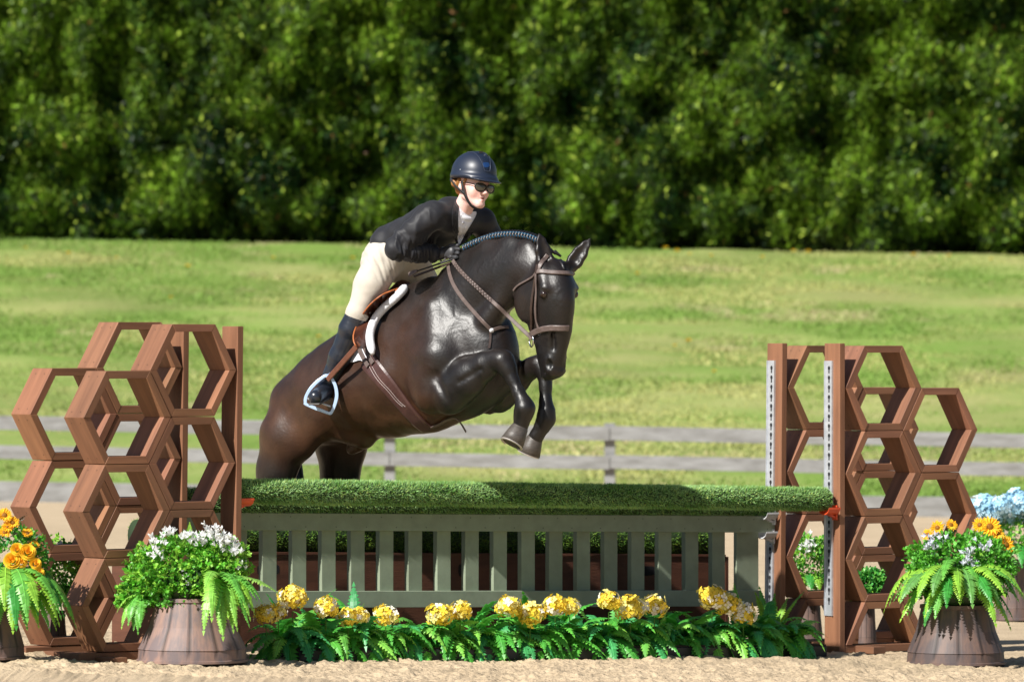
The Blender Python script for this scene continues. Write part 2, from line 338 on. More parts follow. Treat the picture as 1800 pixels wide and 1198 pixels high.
# ---------------------------------------------------------------- hexagonal jump standards
HW, HH, BT, BD = .566, .49, .040, .180
def rect(v3, u0, v0, z): return v3
def standard(side, u_in, v0, ztop, yaw, label, lean=0.0):
    th = R(yaw); uu = np.array([math.cos(th), math.sin(th), 0]); vv = np.array([-math.sin(th), math.cos(th), 0])
    o = u_in * U + v0 * V
    zg = float(gz(o[0], o[1]))
    pos = lambda u, v, z: o + uu * u + vv * v + np.array([lean * (z - zg), 0, z])
    t = thing('jump_standard', pos(side * .4, 0, zg), label, 'jump standard', 'hexagonal wooden jump standards')
    # hexagon cells
    def hexa(cu, cz, half=False):
        b = MB(); g_ = .0018
        ang = [0, 60, 120, 180, 240, 300]
        ro = HW / 2 - g_; ri = ro - BT * 1.155
        k = HH / (HW * .866)
        Po = [(cu + ro * math.cos(R(a)), cz + ro * math.sin(R(a)) * k) for a in ang]; Pi = [(cu + ri * math.cos(R(a)), cz + ri * math.sin(R(a)) * k) for a in ang]
        rng_ = range(6) if not half else range(3)
        for i in rng_:
            j = (i + 1) % 6; c = .82 + .36 * rng.random(); c = np.array([c, c * rng.uniform(.94, 1.03), c * rng.uniform(.9, 1.05)]); of = rng.random(2) * 30
            L = HW / 2; jt = rng.uniform(-.002, .002)
            vs = [pos(*Po[i][:1], jt, Po[i][1]), pos(Po[j][0], jt, Po[j][1]), pos(Pi[j][0], jt, Pi[j][1]), pos(Pi[i][0], jt, Pi[i][1]),
                  pos(Po[i][0], BD + jt, Po[i][1]), pos(Po[j][0], BD + jt, Po[j][1]), pos(Pi[j][0], BD + jt, Pi[j][1]), pos(Pi[i][0], BD + jt, Pi[i][1])]
            uv = [(0, 0), (L, 0), (L - .02, BT), (.02, BT), (0, BD), (L, BD), (L - .02, BD + BT), (.02, BD + BT)]
            b.add(vs, [(0, 1, 2, 3), (7, 6, 5, 4), (4, 5, 1, 0), (3, 2, 6, 7), (0, 3, 7, 4), (2, 1, 5, 6)], c, np.array(uv) + of)
            # nail heads
            for s_ in (.12, .88):
                for w_ in (.05, .13):
                    ctr = pos(Po[i][0] * (1 - s_) + Po[j][0] * s_, w_, Po[i][1] * (1 - s_) + Po[j][1] * s_)
                    nn = pos(math.cos(R(ang[i] + 30)), 0, math.sin(R(ang[i] + 30))) - pos(0, 0, 0); nn /= np.linalg.norm(nn)
                    e1 = np.cross(nn, vv); e1 /= np.linalg.norm(e1)
                    b.add([ctr + nn * .0008 + .004 * (e1 * math.cos(a) + vv * math.sin(a)) for a in np.arange(6) * 1.047], [tuple(range(6))], .25)
        h = b.build('hexagon_frame' if not half else 'half_hexagon_frame', M['wood'], t, bevel=.0022); return h
    ci, co = side * HW / 2, side * (HW / 2 + .75 * HW)
    for i in range(3):
        hexa(ci, ztop - HH / 2 - i * HH); hexa(co, ztop - HH - i * HH)
    hexa(ci, ztop - 3.5 * HH, True)
    # post
    zt = ztop + (-.012 if side < 0 else .012)
    b = MB(); uc = -side * .0235
    b.box(pos(uc, .07, zg - .03), pos(uc, .07, zt), uu * .019, vv * .07, c=(1.02, 1, .98)); b.build('post', M['wood'], t, bevel=.003)
    # base: ground runner and cross feet
    zb = ztop - 3.5 * HH
    b = MB(); b.box(pos(-side * .05, BD / 2, (zb + zg) / 2), pos(side * 1.0, BD / 2, (zb + zg) / 2), vv * .088, np.array([0, 0, max(.02, (zb - zg) / 2 - .003)]), c=.8); b.build('base_board', M['wood'], t, bevel=.003)
    for uo in (.12, .85):
        b = MB(); b.box(pos(side * uo, -.16, zg + .022), pos(side * uo, BD + .14, zg + .022), uu * .045, np.array([0, 0, .02]), c=.7); b.build('foot', M['wood'], t, bevel=.003)
    # steel cup track on the inner face of the post, with keyholes
    uf = -side * (.0235 + .019); t_hi = (631 if side > 0 else 600); 
    zh = zt - .10; zl = zh - 1.46; vc = .095
    b = MB(); b.box(pos(uf - side * .003, vc, zl), pos(uf - side * .003, vc, zh), uu * .003, vv * .036, jit=False)
    for s_ in (-1, 1): b.box(pos(uf - side * .009, vc + s_ * .033, zl), pos(uf - side * .009, vc + s_ * .033, zh), uu * .003, vv * .0025, jit=False)
    nh = 25
    for i in range(nh):
        z = zh - .05 - i * (zh - zl - .08) / nh; x_ = uf - side * .0067
        ring = [(math.cos(a) * .0105, math.sin(a) * .0125 + .008) for a in np.linspace(-1.1, math.pi + 1.1, 12)] + [(-.005, -.022), (.005, -.022)]
        vs = [pos(x_, vc - .004 + a, z + b_) for a, b_ in ring]
        b.add(vs, [tuple(range(len(ring)))], 1, m=1)
    b.build('cup_track', [M['steel'], M['hole']], t)
    return t
UL, UR = -1.851, 2.392
standard(-1, UL, 0, 1.823, 39.0, 'front left hexagon jump standard with post beside the orange cup, behind the white flowered tub', .010)
standard(-1, UL, .515, 1.835, 39.0, 'rear left hexagon jump standard, behind the one next to the white flowered tub', .010)
standard(1, UR, 0, 1.705, 36.0, 'front right hexagon jump standard whose post holds the orange cup beside the ferny tub')
standard(1, UR - .02, .515, 1.705, 36.0, 'rear right hexagon jump standard holding the green gate end', .008)

# ---------------------------------------------------------------- turf poles
def turf_pole(name, u0, u1, v, z0, z1, r, n, label, group, bl=.017, parent=None, col0=(.11, .29, .045), col1=(.52, .78, .34)):
    A = u0 * U + v * V + np.array([0, 0, z0]); B = u1 * U + v * V + np.array([0, 0, z1]); ax = B - A; L = np.linalg.norm(ax); ax /= L
    e1 = np.cross(ax, [0, 0, 1]); e1 /= np.linalg.norm(e1); e2 = np.cross(e1, ax)
    t = thing(name, A * .5 + B * .5 - np.array([0, 0, r]), label, 'jump pole', group)
    b = MB(); m = 40
    b.tube(np.array([A + (B - A) * i / m for i in range(m + 1)]), r, 20); b.build('pole_core', M['turfcore'], t, smooth=True)
    s = rng.random(n) * L; a = rng.random(n) * 6.283
    rad = e1[None] * np.cos(a)[:, None] + e2[None] * np.sin(a)[:, None]; tan = np.cross(ax, rad)
    lump = 1 + .05 * fbm(s / .12, a * 1.2, 0 * s, 2, 61)
    base = A + ax * s[:, None] + rad * (r * lump)[:, None] * .97
    di = rad + .55 * rng.normal(0, 1, (n, 1)) * tan + .55 * rng.normal(0, 1, (n, 1)) * ax + np.array([0, 0, .15]); di /= np.linalg.norm(di, axis=1)[:, None]
    w = np.cross(di, rng.normal(0, 1, (n, 3))); w /= np.linalg.norm(w, axis=1)[:, None]
    ln = bl * (.6 + .8 * rng.random((n, 1)))
    v3 = np.stack([base - w * .0017, base + w * .0017, base + di * ln + w * .0008, ], 1).reshape(-1, 3)
    k = (rng.random((n, 1)) ** 1.3 + .45 * fbm(s / .22, a, 0 * s, 3, 7)[:, None]).clip(0, 1); c = np.array(col0) * (1 - k) + np.array(col1) * k
    yel = rng.random(n) < .16; c[yel] = c[yel] * np.array([1.35, 1.05, .7])
    mk('turf_cover', v3, np.arange(3 * n).reshape(-1, 3), M['turf'], t, col=np.repeat(c, 3, 0))
    return t
turf_pole('turf_pole', UL + .05, UR - .085, .075, .933, .826, .060, 75000, 'front turf covered pole resting in the orange cups across the top of the jump', 'turf covered poles')
turf_pole('turf_pole', UL + .04, UR - .06, .60, .872, .786, .066, 50000, 'rear turf covered pole just above the green gate, behind the front pole', 'turf covered poles')

# ---------------------------------------------------------------- sage green slatted gate hanging in the rear cups
gate = thing('picket_gate', (0.2, .7, .28), 'sage green slatted wooden gate hanging under the turf poles', 'gate')
gv = .58
def gzz(u, d): return .812 - .0225 * (u + 1.8) - d      # height of a gate line, d below its top
def gp(u, v, z): return u * U + v * V + np.array([0, 0, z])
ga, gb = UL + .05, UR - .058
b = MB(); b.box(gp(ga, gv, gzz(ga, .05)), gp(gb, gv, gzz(gb, .05)), V * .015, np.array([0, 0, .048]), c=1)
for i in range(40):
    uq = ga + .1 + i * .102
    if uq < gb: 
        ctr = gp(uq, gv - .0158, gzz(uq, .022 + .055 * (i % 2))); b.add([ctr + .0035 * (U * math.cos(a) + np.array([0, 0, 1]) * math.sin(a)) for a in np.arange(6) * 1.047], [tuple(range(6))], .12)
b.build('top_rail', M['sage'], gate, bevel=.003)
b = MB(); b.box(gp(ga + .06, gv, gzz(ga, .475)), gp(gb - .10, gv, gzz(gb, .475)), V * .015, np.array([0, 0, .046])); b.build('bottom_rail', M['sage'], gate, bevel=.003)
u_st = gb - .10 - .16
b = MB(); b.box(gp(u_st + .08, gv + .03, gzz(u_st, .005)), gp(u_st + .08, gv + .03, gzz(u_st, .52)), U * .082, V * .0145, c=.97); b.build('end_board', M['sage'], gate, bevel=.003)
b = MB(); b.box(gp(ga + .1, gv + .03, gzz(ga, .005)), gp(ga + .1, gv + .03, gzz(ga, .52)), U * .082, V * .0145, c=.97); b.build('end_board', M['sage'], gate, bevel=.003)
u_ = u_st - .185 + .05
while u_ > ga + .25:
    b = MB(); jz = random.uniform(-.002, .002); b.box(gp(u_, gv + .0345, gzz(u_, .006)), gp(u_ + random.uniform(-.002, .002), gv + .0345 + jz, gzz(u_, .515)), U * .0475, V * .019, c=random.uniform(.88, 1.1))
    b.build('slat', M['sage'], gate, bevel=.003); u_ -= .1965

# ---------------------------------------------------------------- brown box with a turf roll, third element
bx_ = thing('brush_box', gp(.5, 1.05, 0), 'long dark brown wooden box topped with a turf roll, standing behind the slatted gate', 'jump box')
u0, u1 = -1.75, 2.32
def bzt(u): return .553 - .0255 * (u + .94) 
b = MB()
for (va, w_) in ((1.02, .012), (1.28, .012)):
    A, B = gp(u0, va, 0), gp(u1, va, 0)
    zb0, zb1 = float(gz(A[0], A[1])) + .01, float(gz(B[0], B[1])) + .01
    A[2] = (bzt(u0) + zb0) / 2; B[2] = (bzt(u1) + zb1) / 2
    b.box(A, B, V * w_, np.array([0, 0, (bzt(u0) - zb0) / 2]))
b.build('side_panel', M['boxwood'], bx_)
for uu_ in (u0 - .012, u1 + .012):
    b = MB(); b.box(gp(uu_, 1.005, bzt(uu_) / 2 + .0), gp(uu_, 1.295, bzt(uu_) / 2 + .0), U * .0115, np.array([0, 0, bzt(uu_) / 2])); b.build('end_panel', M['boxwood'], bx_)
b = MB(); b.box(gp(u0, 1.15, bzt(u0) + .006), gp(u1, 1.15, bzt(u1) + .006), V * .15, np.array([0, 0, .006])); b.build('lid', M['boxwood'], bx_)
for uq, rx, rz in ((-.93, .075, .028), (.40, .022, .035), (1.72, .075, .028)):
    b = MB(); ctr = gp(uq, 1.0068, bzt(uq) - .085); b.add([ctr + U * rx * math.copysign(abs(math.cos(a)) ** .4, math.cos(a)) + np.array([0, 0, rz]) * math.copysign(abs(math.sin(a)) ** .4 if rx > .05 else abs(math.sin(a)), math.sin(a)) for a in np.arange(16) * .3927], [tuple(range(16))]); b.build('hand_hole', M['hole'], bx_)
# roll on the box
A = gp(u0 + .05, 1.12, bzt(u0) + .09); 
rt = turf_pole('turf_roll', u0 + .02, u1 - .03, 1.12, bzt(u0) + .098, bzt(u1) + .098, .085, 42000, 'turf roll lying on the brown box, seen between the gate slats', None, bl=.018, col0=(.06, .17, .02), col1=(.24, .42, .06))

# ---------------------------------------------------------------- jump cups
def cup(c, dirU, label, m, flip=False):
    t = thing('jump_cup', c, label, 'jump cup', 'jump cups holding the poles')
    c = np.asarray(c); b = MB(); d = dirU * U; z = np.array([0, 0, 1.0])
    pr = spline([(-.05, .028), (-.035, .004), (0, -.008), (.035, .004), (.05, .028)], 4)
    vs = []; 
    for a, h in pr:
        for e, th in ((0, 0), (.085, 0), (.085, -.008), (0, -.008)): vs.append(c + V * a + d * e + z * (h + th))
    k = len(pr); fs = [(i * 4 + j, i * 4 + (j + 1) % 4, (i + 1) * 4 + (j + 1) % 4, (i + 1) * 4 + j) for i in range(k - 1) for j in range(4)] + [(0, 1, 2, 3), ((k - 1) * 4 + 3, (k - 1) * 4 + 2, (k - 1) * 4 + 1, (k - 1) * 4)]
    b.add(vs, fs); b.build('cup_tray', m, t, smooth=False, bevel=.002)
    b = MB(); b.box(c - z * .045, c + z * .04, V * .02, d * .005); b.build('back_plate', m, t, bevel=.002)
    b = MB(); b.box(c + d * .005 - z * .03, c + d * .05 - z * .012, V * .012, z * .006); b.build('bracket', m, t)
    return t
uci = UL + .05
cup(gp(UL + .055, .06, .868), 1, 'orange plastic cup on the left post under the front turf pole', M['orange'])
cup(gp(UR - .055, .03, .752), -1, 'orange plastic cup on the right post under the front turf pole', M['orange'])
cup(gp(UR - .075, .56, .712), -1, 'white cup on the rear right post under the rear turf pole', M['whiteplastic'])
cup(gp(UR - .075, .57, .602), -1, 'lower white cup on the rear right post beside the gate rail', M['whiteplastic'])
cup(gp(UL + .055, .60, .80), 1, 'white cup on the rear left post under the rear turf pole, hidden by the hexagons', M['whiteplastic'])
# ---------------------------------------------------------------- plants
def nz(v): v = np.asarray(v, float); return v / (np.linalg.norm(v) + 1e-9)
def frond(b, base, d, L, wid, droop, col, n=21, roll=0.0, tipcol=None):
    """fern frond: a drooping midrib with pairs of tapered, slightly folded leaflets"""
    d = nz(d); p = np.array(base, float); pts = []; seg = L / n; dd = d.copy()
    for i in range(n + 1):
        pts.append(p.copy()); dd = nz(dd + np.array([0, 0, -droop / n])); p = p + dd * seg
    pts = np.array(pts); T = np.gradient(pts, axis=0); T /= np.linalg.norm(T, axis=1)[:, None]
    s0 = np.cross(T[0], [0, 0, 1.0]);
    if np.linalg.norm(s0) < .1: s0 = np.array([1.0, 0, 0])
    s0 = nz(s0)
    up0 = nz(np.cross(s0, T[0])); s0 = nz(s0 * math.cos(roll) + up0 * math.sin(roll))
    col = np.asarray(col, float); tc = col * np.array([1.5, 1.15, 1]) if tipcol is None else np.asarray(tipcol)
    vs = []; fs = []; cs = []; sd = s0
    for i in range(1, n + 1):
        t = i / n; sd = nz(sd - T[i] * (sd @ T[i])); nn = np.cross(sd, T[i])
        w = wid * min(1, (t / .16) ** .7) * (1 - t ** 2.6) ** .9 + wid * .05
        c = col * (.85 + .3 * random.random())
        for s_ in (-1, 1):
            o = pts[i]; e = o + sd * s_ * w + T[i] * w * .32 - nn * w * (.15 + .4 * random.random()); m = o * .5 + e * .5 + nn * w * .10
            h = seg * .58
            k = len(vs); vs += [o - T[i] * h * .9, m - T[i] * h * 1.05, e, m + T[i] * h * .95, o + T[i] * h * .9]; fs += [(k, k + 1, k + 3, k + 4), (k + 1, k + 2, k + 3)]
            cs += [c * .8, c, tc, c, c * .8]
    k = len(vs); e = pts[-1] + T[-1] * seg * 1.6; nn = np.cross(sd, T[-1]); h = wid * .22
    vs += [pts[-1] - sd * h, pts[-1] + sd * h, e]; fs += [(k, k + 1, k + 2)]; cs += [col, col, tc]
    rr = [(pts[i] + np.cross(sd, T[i]) * .002, wid * .045 * (1 - i / n) + .0006) for i in range(0, n + 1, 2)]
    k = len(vs)
    for q, r in rr: vs += [q - sd * r, q + sd * r]; cs += [col * 1.5, col * 1.5]
    fs += [(k + 2 * i, k + 2 * i + 1, k + 2 * i + 3, k + 2 * i + 2) for i in range(len(rr) - 1)]
    b.add(vs, fs, np.array(cs))
def leaves(b, c, rad, n, size, col, col2, zmin=-.2, spiky=0, seed=1):
    """small round boxwood-like leaves in sprigs over a lumpy dome"""
    c = np.asarray(c, float)
    for i in range(n):
        v = nz(rng.normal(0, 1, 3)); 
        if v[2] < zmin: v[2] = -v[2] * .3 + zmin; v = nz(v)
        l = 1 + .16 * float(fbm(np.array(v[0] * 2.2 + seed), np.array(v[1] * 2.2), np.array(v[2] * 2.2), 2, seed)) + .06 * rng.normal()
        o = c + v * np.array(rad) * l * (1 - .28 * rng.random() ** 2)
        cc = (np.array(col) * (1 - .0) if rng.random() < .6 else np.array(col2)) * rng.uniform(.6, 1.25)
        for q in range(4):       # a sprig of four leaves
            d = nz(v * .8 + rng.normal(0, .7, 3)); sd = nz(np.cross(d, rng.normal(0, 1, 3))); nn = np.cross(d, sd)
            p = o + v * q * size * .35; s = size * rng.uniform(.7, 1.2)
            ring = [p, p + d * s * .35 + sd * s * .36 + nn * s * .08, p + d * s * .8 + sd * s * .3 + nn * s * .12, p + d * s * 1.05 + nn * s * .02, p + d * s * .8 - sd * s * .3 + nn * s * .12, p + d * s * .35 - sd * s * .36 + nn * s * .08]
            b.add(ring, [(0, 1, 2, 3), (0, 3, 4, 5)], cc * rng.uniform(.8, 1.2))
def small_white(b, p, d, s=.011, col=(.8, .8, .84)):
    d = nz(d); sd = nz(np.cross(d, [.3, .2, 1])); n2 = np.cross(d, sd); p = np.asarray(p)
    for k in range(4):
        a = k * math.pi / 2 + .3; r = sd * math.cos(a) + n2 * math.sin(a); r2 = sd * math.cos(a + .8) + n2 * math.sin(a + .8); r0 = sd * math.cos(a - .8) + n2 * math.sin(a - .8)
        b.add([p, p + d * s * 1.2 + r0 * s * .6, p + d * s * 1.9 + r * s * 1.1, p + d * s * 1.2 + r2 * s * .6], [(0, 1, 2, 3)], np.array(col) * rng.uniform(.85, 1.05))
def white_spray(name, parent, centers, col=(.93, .93, .93), st=(.12, .3, .04)):
    b = MB()
    for (c, r, n) in centers:
        for i in range(n):
            q = np.asarray(c) + rng.normal(0, 1, 3) * r * .55; d = nz(np.array([0, -.3, .9]) + rng.normal(0, .45, 3))
            small_white(b, q, d, rng.uniform(.012, .019), col)
            if i % 2 == 0: b.tube([q - d * .05, q], .0012, 4, c=st, cap=False)
    return b.build(name, M['petal'], parent)
def hydrangea(parent, c, r, cols, n=62, name='hydrangea_flower'):
    b = MB(); c = np.asarray(c, float)
    b.lathe(c, [(.001, -r * .72), (r * .5, -r * .5), (r * .74, 0), (r * .5, r * .5), (.001, r * .72)], 8, c=np.array(cols[0]) * .55)
    sq = np.array([1, 1, .86]); ph = rng.random() * 6
    for i in range(n):
        z = 1 - 1.75 * (i + .5) / n; a = i * 2.39996 + ph; q = math.sqrt(max(0, 1 - z * z)); v = nz(np.array([q * math.cos(a), q * math.sin(a), z]) + rng.normal(0, .07, 3))
        o = c + v * sq * r * rng.uniform(.72, 1.12); s = r * rng.uniform(.26, .42); d = nz(v + rng.normal(0, .25, 3)); sd = nz(np.cross(d, rng.normal(0, 1, 3))); e = np.cross(d, sd)
        cc = np.array(cols[0] if rng.random() < .62 else (cols[1] if rng.random() < .55 else cols[2])) * rng.uniform(.8, 1.1)
        for k in range(4):
            a2 = k * math.pi / 2; r1 = sd * math.cos(a2) + e * math.sin(a2); r2 = sd * math.cos(a2 + .62) + e * math.sin(a2 + .62); r0 = sd * math.cos(a2 - .62) + e * math.sin(a2 - .62)
            lift = d * s * rng.uniform(.0, .3)
            b.add([o, o + r0 * s * .75 + lift, o + r1 * s * 1.1 + lift * .4, o + r2 * s * .75 + lift], [(0, 1, 2), (0, 2, 3)], cc * rng.uniform(.9, 1.08))
    b.tube([c - [0, 0, r], c - [0, -.02, r + .06]], .003, 5, c=(.08, .2, .03)); return b.build(name, M['petal'], parent)
def rose(parent, c, d, r, col=(.97, .66, .05)):
    b = MB(); d = nz(d); sd = nz(np.cross(d, [.1, .2, 1])); e = np.cross(d, sd); c = np.asarray(c, float)
    k = 0
    for ring, (rr, hh, m) in enumerate(((.18, .62, 3), (.38, .60, 4), (.62, .48, 5), (.85, .28, 6), (1.05, .05, 6))):
        for j in range(m):
            a0 = j * 6.283 / m + ring * .7; w = 6.283 / m * .75; vs = []
            for t in np.linspace(-1, 1, 6):
                a = a0 + w * t; rim = rr * r * (1 + .06 * abs(t)); q = sd * math.cos(a) + e * math.sin(a)
                vs += [c + q * rim * .55 + d * r * (-.25), c + q * rim * .95 + d * r * hh * .7, c + q * rim * (1.12 if ring > 1 else .95) + d * r * (hh + .06 * (1 - t * t) + .04)]
            fs = [(3 * i + l, 3 * i + 3 + l, 3 * i + 4 + l, 3 * i + 1 + l) for i in range(5) for l in range(2)]
            b.add(vs, fs, np.array(col) * np.array([1, 1 - .14 * (ring < 2), 1]) * rng.uniform(.85, 1.1))
    return b.build('rose', M['petal'], parent, smooth=True)
def daisy(parent, c, d, r, name='sunflower', col=(.97, .55, .03)):
    b = MB(); d = nz(d); sd = nz(np.cross(d, [.1, .2, 1])); e = np.cross(d, sd); c = np.asarray(c, float)
    for ring in range(2):
        m = 13
        for j in range(m):
            a = j * 6.283 / m + ring * .24 + rng.normal() * .05; q = sd * math.cos(a) + e * math.sin(a); w = np.cross(d, q) * r * .16; L = r * rng.uniform(.85, 1.1); lf = d * r * (.12 + .12 * ring)
            b.add([c + q * r * .2, c + q * L * .6 + w + lf, c + q * L + lf * .7, c + q * L * .6 - w + lf], [(0, 1, 2), (0, 2, 3)], np.array(col) * rng.uniform(.8, 1.15))
    b.lathe(c, [(r * .32, 0), (r * .3, r * .12), (r * .15, r * .2), (.001, r * .2)], 12, ax=d, c=(.3, .12, .01))
    return b.build(name, M['petal'], parent)
def tub(parent, x, y, rb, rt, h, tint=1.0, z=None):
    z = float(gz(x, y)) + .008 if z is None else z
    b = MB(); n = 96
    prof = [(rb * 1.03, 0), (rb * 1.03, .012), (rb, .016), (rb * .985, h * .20), (rb * 1.0, h * .205), (rb * .99, h * .22), (rt + (rb - rt) * .42, h * .55), (rt * 1.02, h * .93), (rt * 1.06, h * .94), (rt * 1.05, h), (rt * .95, h), (rt * .93, h * .9), (.001, h * .9)]
    base = [(r, hh) for r, hh in prof]
    b.lathe((x, y, z), base, n, c=tint)
    v = b.v[0].reshape(len(prof), n, 3)       # stave grooves
    for j in range(n):
        if j % 8 == 0:
            ctr = np.array([x, y, 0]); 
            for i in range(3, 8): q = v[i, j] - ctr; q[:2] *= .994; v[i, j] = ctr + q
    cc = np.ones((len(prof), n, 3)) * tint * (.85 + .3 * rng.random((1, n // 8 + 1, 1)).repeat(8, 1)[:, :n]); 
    for j in range(0, n, 8): cc[3:8, j] *= .3
    b.v[0] = v.reshape(-1, 3); b.c[0] = cc.reshape(-1, 3)
    return b.build('tub', M['tub'], parent, smooth=False)
MG_ = (.15, .46, .07); GR = (.12, .42, .03); GR2 = (.28, .56, .06)
# --- white flowered tub, front left
pl = P(338, 1165, -1.62); px_, py_ = pl[0], pl[1]; zg = float(gz(px_, py_))
t = thing('potted_arrangement', (px_, py_, zg), 'half barrel tub of round leaved greenery, ferns and white flowers before the left hexagons', 'planter', 'flower tubs beside the jump')
tub(t, px_, py_, .285, .185, .335, 1.2)
b = MB(); leaves(b, P(322, 1010, py_), (.255, .20, .195), 1500, .023, GR, GR2, -.45, seed=3); leaves(b, P(315, 1038, py_ + .02), (.26, .2, .12), 700, .023, GR, MG_, -.5, seed=6); leaves(b, P(385, 1000, py_ - .02), (.14, .14, .15), 500, .023, GR2, GR, -.5, seed=4); leaves(b, P(240, 1045, py_), (.09, .08, .10), 190, .023, GR2, GR, -.5, seed=5)
b.build('foliage', M['leaf'], t)
b = MB(); b.lathe(P(335, 1040, py_), [(.001, -.1), (.15, -.08), (.19, .02), (.15, .12), (.001, .16)], 14, c=(.03, .07, .015)); b.build('dark_core', M['leaf'], t)  # dark filler body inside the leaves
white_spray('white_flowers', t, [(P(350, 950, py_ - .1), .035, 16), (P(378, 943, py_ - .1), .045, 32), (P(398, 955, py_ - .1), .035, 34), (P(412, 972, py_ - .1), .028, 22), (P(280, 955, py_ - .12), .04, 16), (P(300, 940, py_ - .1), .035, 12), (P(330, 945, py_ - .12), .03, 14), (P(270, 978, py_ - .16), .03, 8), (P(425, 1000, py_ - .1), .02, 5)])
def fern(parent, base, specs, name='fern'):
    b = MB()
    for (d, L, w, dr, c) in specs: frond(b, np.asarray(base) + rng.normal(0, .008, 3), d, L, w, dr, c, roll=random.uniform(-.3, .3))
    return b.build(name, M['leaf'], parent)
YG = (.27, .58, .09); DG = (.055, .32, .05); MG = (.15, .46, .07)
fern(t, P(385, 1015, py_ - .16), [((.05, -.5, -.2), .36, .042, 2.2, YG), ((-.15, -.5, .0), .37, .04, 2.4, YG), ((.25, -.45, .1), .33, .04, 2.4, YG), ((.5, -.4, .1), .33, .038, 2.2, YG), ((.9, -.25, .35), .34, .045, 1.1, (.24, .46, .09)), ((.8, -.3, .0), .30, .04, 1.7, YG), ((.0, -.55, .1), .27, .04, 2.2, MG), ((.65, -.4, -.2), .31, .035, 1.7, MG), ((.35, -.5, -.3), .32, .038, 1.9, YG), ((.5, -.5, .2), .22, .035, 2.0, GR2)] + [((random.uniform(-.3, 1), -.5, random.uniform(-.3, .5)), random.uniform(.22, .36), .046, random.uniform(1.5, 2.6), [YG, MG, GR2][k % 3]) for k in range(12)])
fern(t, P(243, 1045, py_ - .08), [((-.3, -.3, -.1), .20, .028, 2.4, YG), ((.0, -.4, -.2), .22, .028, 2.4, MG), ((-.6, -.2, .1), .16, .028, 1.9, YG)] + [((random.uniform(-.7, .2), -.4, random.uniform(-.3, .3)), .19, .034, 2.2, MG) for k in range(4)])
fern(t, P(332, 950, py_), [((0, -.1, 1), .10, .02, .2, GR2)])
# --- right tub
pr = P(1680, 1163, .52); px_, py_ = pr[0], pr[1]; zg = float(gz(px_, py_))
t = thing('potted_arrangement', (px_, py_, zg), 'dark half barrel tub of ferns, white bells and orange sunflowers before the right hexagons', 'planter', 'flower tubs beside the jump')
tub(t, px_, py_, .272, .19, .33, .62)
b = MB(); leaves(b, P(1690, 990, py_), (.28, .2, .145), 1250, .023, GR, MG, -.3, seed=8); leaves(b, P(1685, 1025, py_ + .02), (.27, .2, .12), 600, .023, GR, MG, -.5, seed=9); b.build('foliage', M['leaf'], t)
b = MB(); b.lathe(P(1680, 1035, py_), [(.001, -.1), (.17, -.08), (.2, .02), (.15, .14), (.001, .18)], 14, c=(.03, .07, .015)); b.build('dark_core', M['leaf'], t)  # dark filler body behind the leaves and ferns
white_spray('white_flowers', t, [(P(1635, 958, py_ - .15), .04, 18), (P(1650, 950, py_ - .1), .04, 10)], (.72, .74, .82))
white_spray('white_flowers', t, [(P(1705, 975, py_ - .2), .025, 12), (P(1712, 1000, py_ - .2), .025, 14), (P(1700, 990, py_ - .22), .03, 10)], (.72, .74, .82))
white_spray('white_flowers', t, [(P(1735, 965, py_ - .15), .05, 10)], (.72, .74, .82))
sp = []
for i, a in enumerate(np.linspace(-3.2, .2, 22)):
    sp.append(((math.cos(a), math.sin(a) * .8, .28 + .25 * random.random()), random.uniform(.28, .45), random.uniform(.046, .060), random.uniform(1.3, 2.6), [MG, GR2, (.14, .36, .08)][i % 3]))
for i, a in enumerate(np.linspace(-3.0, -.1, 17)):
    sp.append(((math.cos(a), math.sin(a) * .8, random.uniform(-.3, .3)), random.uniform(.26, .38), .048, random.uniform(1.4, 2.4), [MG, DG, GR2][i % 3]))
bs = P(1678, 1012, py_ - .05); b = MB()
for (d, L, w, dr, c) in sp: frond(b, bs + nz(d) * .11, d, L, w, dr, c, roll=random.uniform(-.35, .35))
b.build('fern', M['leaf'], t)
for (qx, qy, r, dd) in ((1740, 928, .05, (.1, -1, .5)), (1768, 960, .045, (.6, -1, .3)), (1722, 925, .035, (-.3, -1, .4)), (1752, 940, .04, (.3, -.9, .8)), (1648, 930, .035, (-.2, -1, .4)), (1672, 925, .03, (.3, -1, .5)), (1630, 942, .03, (-.6, -.8, .4))): daisy(t, P(qx, qy - 3, py_ + .02), dd, r * 1.25)
b = MB()
for (qx, qy) in ((1712, 905), (1730, 902), (1745, 898), (1750, 915), (1700, 912), (1655, 920), (1665, 915)):
    frond(b, P(qx, qy + 14, py_ + .08), (random.uniform(-.4, .4), 0, 1), .06, .012, .4, (.02, .035, .03), n=5)
b.build('dark_leaves', M['leaf'], t)
# --- left edge planter with roses
pl = P(-25, 1150, -1.9); px_, py_ = pl[0], pl[1]; zg = float(gz(px_, py_))
t = thing('potted_arrangement', (px_, py_, zg), 'tub of ferns with yellow roses and orange blooms cut off by the left edge', 'planter', 'flower tubs beside the jump')
tub(t, px_, py_, .20, .15, .30, .7)
b = MB(); leaves(b, P(10, 985, py_), (.20, .16, .17), 700, .02, GR, DG, -.5, seed=11); b.build('foliage', M['leaf'], t)
for (qx, qy, r) in ((22, 985, .040), (48, 970, .038), (35, 1012, .038), (38, 988, .032), (30, 965, .03), (62, 990, .028), (68, 1006, .028)): rose(t, P(qx, qy, py_ - .18), (.1 + (qx - 35) * .012, -1, .45), r * (1 if qy != 988 else .8))
for (qx, qy, r) in ((8, 905, .045), (22, 918, .04), (48, 936, .032), (8, 935, .035), (60, 958, .03), (14, 925, .035)): daisy(t, P(qx, qy, py_ - .1), (.2, -1, .6), r, 'orange_bloom')
b = MB()
